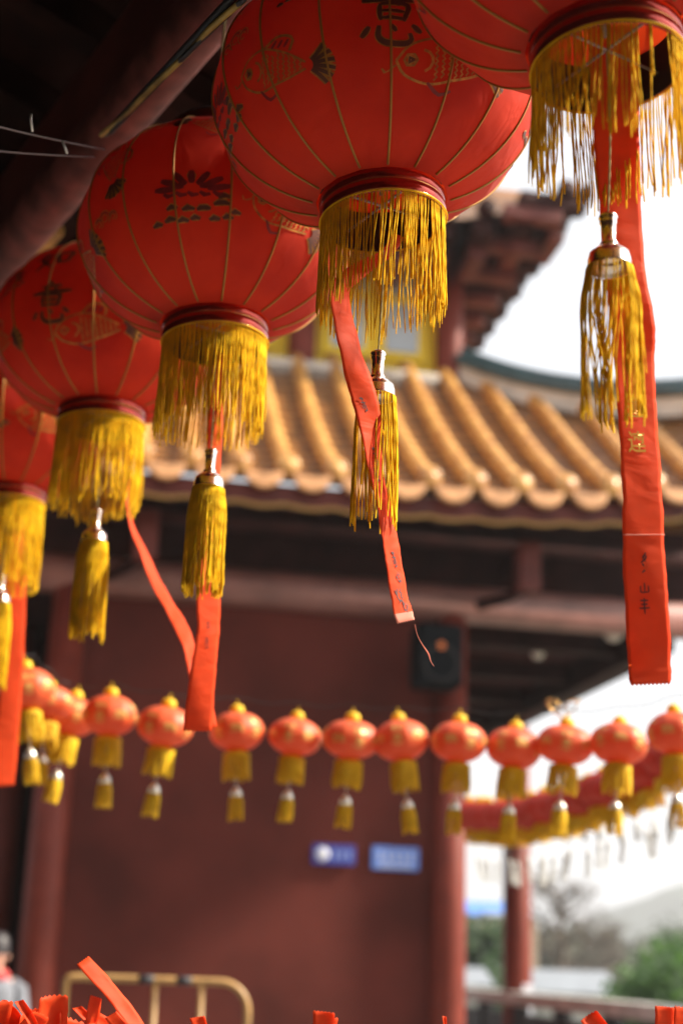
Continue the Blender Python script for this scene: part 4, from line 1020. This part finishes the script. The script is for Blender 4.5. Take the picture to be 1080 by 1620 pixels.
# ------------------------------------------------------------------ person half in frame at the left
pc = P(-15, 1600, 9.0); pz = P(0, 1505, 9.0)
pers = thing('person', 'person in light grey coat, dark cap and red scarf, cut off by the left edge', 'person', (pc.x, pc.y, 0), R(200)); pers.scale = (.80, .80, .81)
def skin(name, verts, edges, radii, mt, par, root=0, sub=2):
    me = bpy.data.meshes.new(name); me.from_pydata(verts, edges, []); me.materials.append(M[mt])
    o = bpy.data.objects.new(name, me); COL.objects.link(o); o.parent = par
    md = o.modifiers.new('skin', 'SKIN'); md.use_smooth_shade = True
    for i, v in enumerate(me.skin_vertices[0].data):
        r = radii[i]; v.radius = r if isinstance(r, tuple) else (r, r); v.use_root = (i == root)
    s = o.modifiers.new('sub', 'SUBSURF'); s.levels = sub; s.render_levels = sub
    return o
V = [(0, 0, .92), (0, 0, 1.10), (0, 0, 1.28), (0, 0, 1.42), (0, .01, 1.50), (0, .02, 1.60), (0, .02, 1.68),
     (.18, 0, 1.38), (.24, .02, 1.12), (.22, .12, .92), (-.18, 0, 1.38), (-.24, .02, 1.12), (-.22, .12, .92),
     (.10, 0, .86), (.11, .02, .48), (.11, -.01, .09), (.11, .13, .05), (-.10, 0, .86), (-.11, .02, .48), (-.11, -.01, .09), (-.11, .13, .05)]
Ed = [(0, 1), (1, 2), (2, 3), (3, 4), (4, 5), (5, 6), (3, 7), (7, 8), (8, 9), (3, 10), (10, 11), (11, 12), (0, 13), (13, 14), (14, 15), (15, 16), (0, 17), (17, 18), (18, 19), (19, 20)]
Rr = [(.15, .11), (.14, .10), (.16, .11), (.10, .08), .052, (.075, .09), (.07, .085), .06, .045, .034, .06, .045, .034, .085, .06, .042, .036, .085, .06, .042, .036]
body = skin('body', V, Ed, Rr, 'skin', pers)
sc_ = MB(); sc_.lathe([(.175, .80), (.20, .84), (.185, .98), (.175, 1.12), (.195, 1.28), (.19, 1.38), (.13, 1.45), (.075, 1.47)], 28); sc_.v = [(v[0], v[1]*.75, v[2]) for v in sc_.v]
for sg in (-1, 1): sc_.tube([(sg*.13, 0, 1.40), (sg*.20, .0, 1.36), (sg*.255, .02, 1.12), (sg*.235, .10, .95)], [.07, .078, .062, .052], 16)
sc_.build('coat', 'coat_grey', pers)
m = MB()
for sg in (-1, 1): m.tube([(sg*.095, 0, .90), (sg*.115, .02, .48), (sg*.115, -.01, .12)], [.105, .08, .065], 16)
m.build('trousers', 'trousers', pers)
m = MB()
for sg in (-1, 1): m.tube([(sg*.112, -.05, .05), (sg*.112, .06, .055), (sg*.112, .19, .035)], [.045, .052, .035], 14)
m.build('shoes', 'trousers', pers)
m = MB(); m.lathe([(.0, 1.80), (.06, 1.79), (.098, 1.74), (.108, 1.66), (.104, 1.63)], 24, c=(0, .0, 0)); m.tube([(0, .07, 1.655), (0, .16, 1.64)], [.06, .05], 12, squash=.2); m.build('cap', 'hair', pers)
m = MB(); m.tube([(.085*math.cos(a), .01+.085*math.sin(a), 1.47+.015*math.sin(2*a)) for a in [2*math.pi*i/20 for i in range(21)]], .038, 10); m.build('scarf', 'scarf_red', pers)
m = MB(); m.tube([(0, .10, 1.62), (0, .125, 1.59), (0, .10, 1.585)], [.012, .018, .012], 8)
for sg in (-1, 1): m.tube([(sg*.085, .01, 1.64), (sg*.095, .0, 1.61), (sg*.085, .01, 1.58)], [.010, .016, .009], 8)
m.build('face_features', 'skin', pers)

# ------------------------------------------------------------------ ground, terrace and what lies beyond
m = MB(); m.add([(-1600, -250, -3.2), (1600, -250, -3.2), (1600, 1900, -3.2), (-1600, 1900, -3.2)], [(0, 1, 2, 3)]); structure(m.build('ground', 'earth'))
m = MB(); m.box((-9.5, 9.0, -1.6), (29.0, 34.0, 3.18)); structure(m.build('terrace', 'floor_stone', smooth=False))
def hillmesh(name, x0, x1, y0, y1, hf, nx, ny, mt):
    m = MB(); m.add([(lerp(x0, x1, i/nx), lerp(y0, y1, j/ny), hf(lerp(x0, x1, i/nx), lerp(y0, y1, j/ny))) for j in range(ny+1) for i in range(nx+1)],
                    [(j*(nx+1)+i, j*(nx+1)+i+1, (j+1)*(nx+1)+i+1, (j+1)*(nx+1)+i) for j in range(ny) for i in range(nx)]); structure(m.build(name, mt))
from mathutils import noise
def h1(x, y):
    r = math.exp(-((y-900)/220)**2); base = interp([(-900, 12), (60, 2), (120, 16), (170, 38), (215, 56), (300, 78), (420, 110), (700, 130), (1200, 60)], x)
    return -4+r*(base+9*noise.noise(Vector((x/60, y/60, 0)))+3*noise.noise(Vector((x/14, y/14, 3))))
hillmesh('hills', -900, 1200, 560, 1300, h1, 150, 40, 'hill_wood')

def tree(name, px, d, ztop, crown, lab, leafm, nleaf=2600, bare=False, seed=1, grp='trees beyond the balustrade', leaf=.10, squash=1.0):
    rnd = random.Random(seed); b = P(px, 1500, d); x, y = b.x, b.y; z0 = -3.2; H = ztop-z0
    t = thing(name, lab, 'tree', (x, y, z0), 0, grp); m = MB()
    cz = H-crown*squash*.9; limbs = []
    m.tube([(0, 0, 0), (.03*H*.3, 0, cz*.5), (0, .02, cz), (0, 0, H*.93)], [.035*H, .026*H, .018*H, .004*H], 10)
    nl = 26 if bare else 14
    for i in range(nl):
        a = i*2.4+rnd.random(); zz = lerp(cz*.62, H*.9, i/nl); r_ = crown*rnd.uniform(.6, 1.0)*(1-.5*(i/nl)); e = Vector((r_*math.cos(a), r_*math.sin(a), zz+r_*rnd.uniform(.3, .8)))
        s_ = Vector((0, 0, zz)); mid = s_.lerp(e, .5)+Vector((0, 0, -.05*r_)); m.tube([s_, mid, e], [.010*H, .006*H, .0015*H], 6); limbs.append((s_, mid, e))
        if bare:
            for _ in range(7):
                k = rnd.uniform(.3, 1); q = s_.lerp(e, k); d_ = Vector((rnd.uniform(-1, 1), rnd.uniform(-1, 1), rnd.uniform(.1, 1))).normalized()*crown*rnd.uniform(.2, .42)
                m.tube([q, q+d_*.5+Vector((0, 0, .02)), q+d_], [.004*H, .0025*H, .001*H], 4)
                for _ in range(3):
                    q2 = q+d_*rnd.uniform(.4, 1); d2 = Vector((rnd.uniform(-1, 1), rnd.uniform(-1, 1), rnd.uniform(.0, 1))).normalized()*crown*rnd.uniform(.1, .2)
                    m.tube([q2, q2+d2], [.002*H, .0008*H], 3)
    m.build('trunk', 'bark', t)
    if not bare:
        m = MB(); cl = [(l[2], crown*rnd.uniform(.26, .42)) for l in limbs]+[(l[1], crown*rnd.uniform(.22, .36)) for l in limbs]+[(Vector((0, 0, H*.93)), crown*.3)]
        for i in range(nleaf):
            c, r_ = rnd.choice(cl); v = Vector((rnd.gauss(0, 1), rnd.gauss(0, 1), rnd.gauss(0, 1))).normalized()*r_*rnd.random()**.4; q = c+Vector((v.x, v.y, v.z*squash))
            n1 = Vector((rnd.uniform(-1, 1), rnd.uniform(-1, 1), rnd.uniform(-1, 1))).normalized(); n2 = n1.orthogonal().normalized(); n3 = n1.cross(n2); l = leaf*rnd.uniform(.6, 1.3)
            m.add([q-n2*l, q+n3*l*.5, q+n2*l, q-n3*l*.5], [(0, 1, 2, 3)])
        m.build('crown', leafm, t, smooth=False)
    return t
tree('broadleaf_tree', 1050, 24, EYE+.30, 1.55, 'fresh green leafy tree in the bottom right corner beyond the balustrade', 'leaf_fresh', 5200, seed=4, leaf=.10)
tree('broadleaf_tree', 1170, 27, EYE+1.1, 2.0, 'fresh green tree just outside the right edge of the photo', 'leaf_fresh', 2500, seed=14, leaf=.12)
tree('evergreen_tree', 758, 45, EYE+1.35, 1.5, 'dark green tree framed between the corner column and the thin right column', 'leaf_dark', 3800, seed=6, leaf=.13, squash=1.3)
tree('bare_tree', 888, 70, EYE+4.6, 3.4, 'leafless winter tree rising pale against the haze in the right opening', 'leaf_dull', 0, True, 8)
tree('bare_tree', 955, 85, EYE+2.8, 2.6, 'lower leafless tree to the right of the tall bare one', 'leaf_dull', 0, True, 9)
for i, (px, d, zt_, cr_, lab) in enumerate(((870, 95, 2.2, 3.0, 'dull bushy tree at the foot of the tall bare one'), (925, 110, 2.6, 3.6, 'dull brownish tree left of the hill foot, between the bare trees'), (985, 105, 1.5, 3.2, 'dull low tree behind the fresh green one'), (850, 130, 3.0, 3.5, 'greyish tree farthest back beside the thin right column'), (1060, 140, 3.6, 4.5, 'dull tree under the hill near the right edge'))):
    tree('bushy_tree', px, d, EYE+zt_, cr_, lab, 'leaf_dull', 1800, seed=20+i, leaf=.32)
def house(name, px0, px1, d, z_eave, z_top, wallm, roofm, lab, depth=6.0, rz=0.0):
    a, b = P(px0, 1500, d), P(px1, 1500, d); wd = (b-a).length; c = (a+b)/2
    t = thing(name, lab, 'house', (c.x, c.y+depth/2, -3.2), rz, 'houses beyond the temple terrace'); h = z_eave+3.2
    m = MB(); m.box((0, 0, h/2), (wd, depth, h)); m.build('wall', wallm, t, smooth=False)
    m = MB(); ov = .35; x, y = wd/2+ov, depth/2+ov; rt_ = z_top+3.2
    m.add([(-x, -y, h+.003), (x, -y, h+.003), (x, y, h+.003), (-x, y, h+.003), (-x, 0, rt_), (x, 0, rt_)], [(0, 1, 5, 4), (2, 3, 4, 5), (0, 4, 3), (1, 2, 5), (3, 2, 1, 0)]); m.build('roof', roofm, t, smooth=False)
    nwin = max(1, int(wd/2.2))
    for k in range(nwin):
        m = MB(); m.box((-wd/2+wd*(k+.5)/nwin, -depth/2-.01, h*.6), (.9, .05, 1.0)); m.build('window', 'window_dark', t, smooth=False)
    return t
house('long_shed', 852, 972, 46, EYE-.75, EYE-.05, 'house_white', 'roof_grey', 'long low shed with a pale grey roof beyond the balustrade', 7)
house('white_house', 722, 757, 34, EYE-.45, EYE-.05, 'house_white', 'roof_grey', 'small white house between the two right-hand columns', 4)
house('beige_house', 789, 850, 52, EYE+1.75, EYE+2.0, 'house_beige', 'roof_grey', 'tall beige house mostly hidden by the thin right column', 6)
house('blue_roofed_house', 690, 806, 72, EYE+2.45, EYE+3.3, 'house_beige', 'roof_blue', 'house with a bright blue roof seen between the columns', 8)

# ------------------------------------------------------------------ the hazy air
m = MB(); m.box((0, 825, 73), (3260, 2200, 155)); hz = m.build('haze', [], smooth=False); hz['kind'] = 'stuff'
hm = bpy.data.materials.new('haze_air'); hm.use_nodes = True; n = hm.node_tree; n.nodes.remove(n.nodes['Principled BSDF'])
pv = n.nodes.new('ShaderNodeVolumePrincipled'); pv.inputs['Color'].default_value = (.93, .95, 1, 1); pv.inputs['Density'].default_value = 0.0008; pv.inputs['Anisotropy'].default_value = 0.3
n.links.new(pv.outputs[0], n.nodes['Material Output'].inputs['Volume']); hz.data.materials.append(hm)
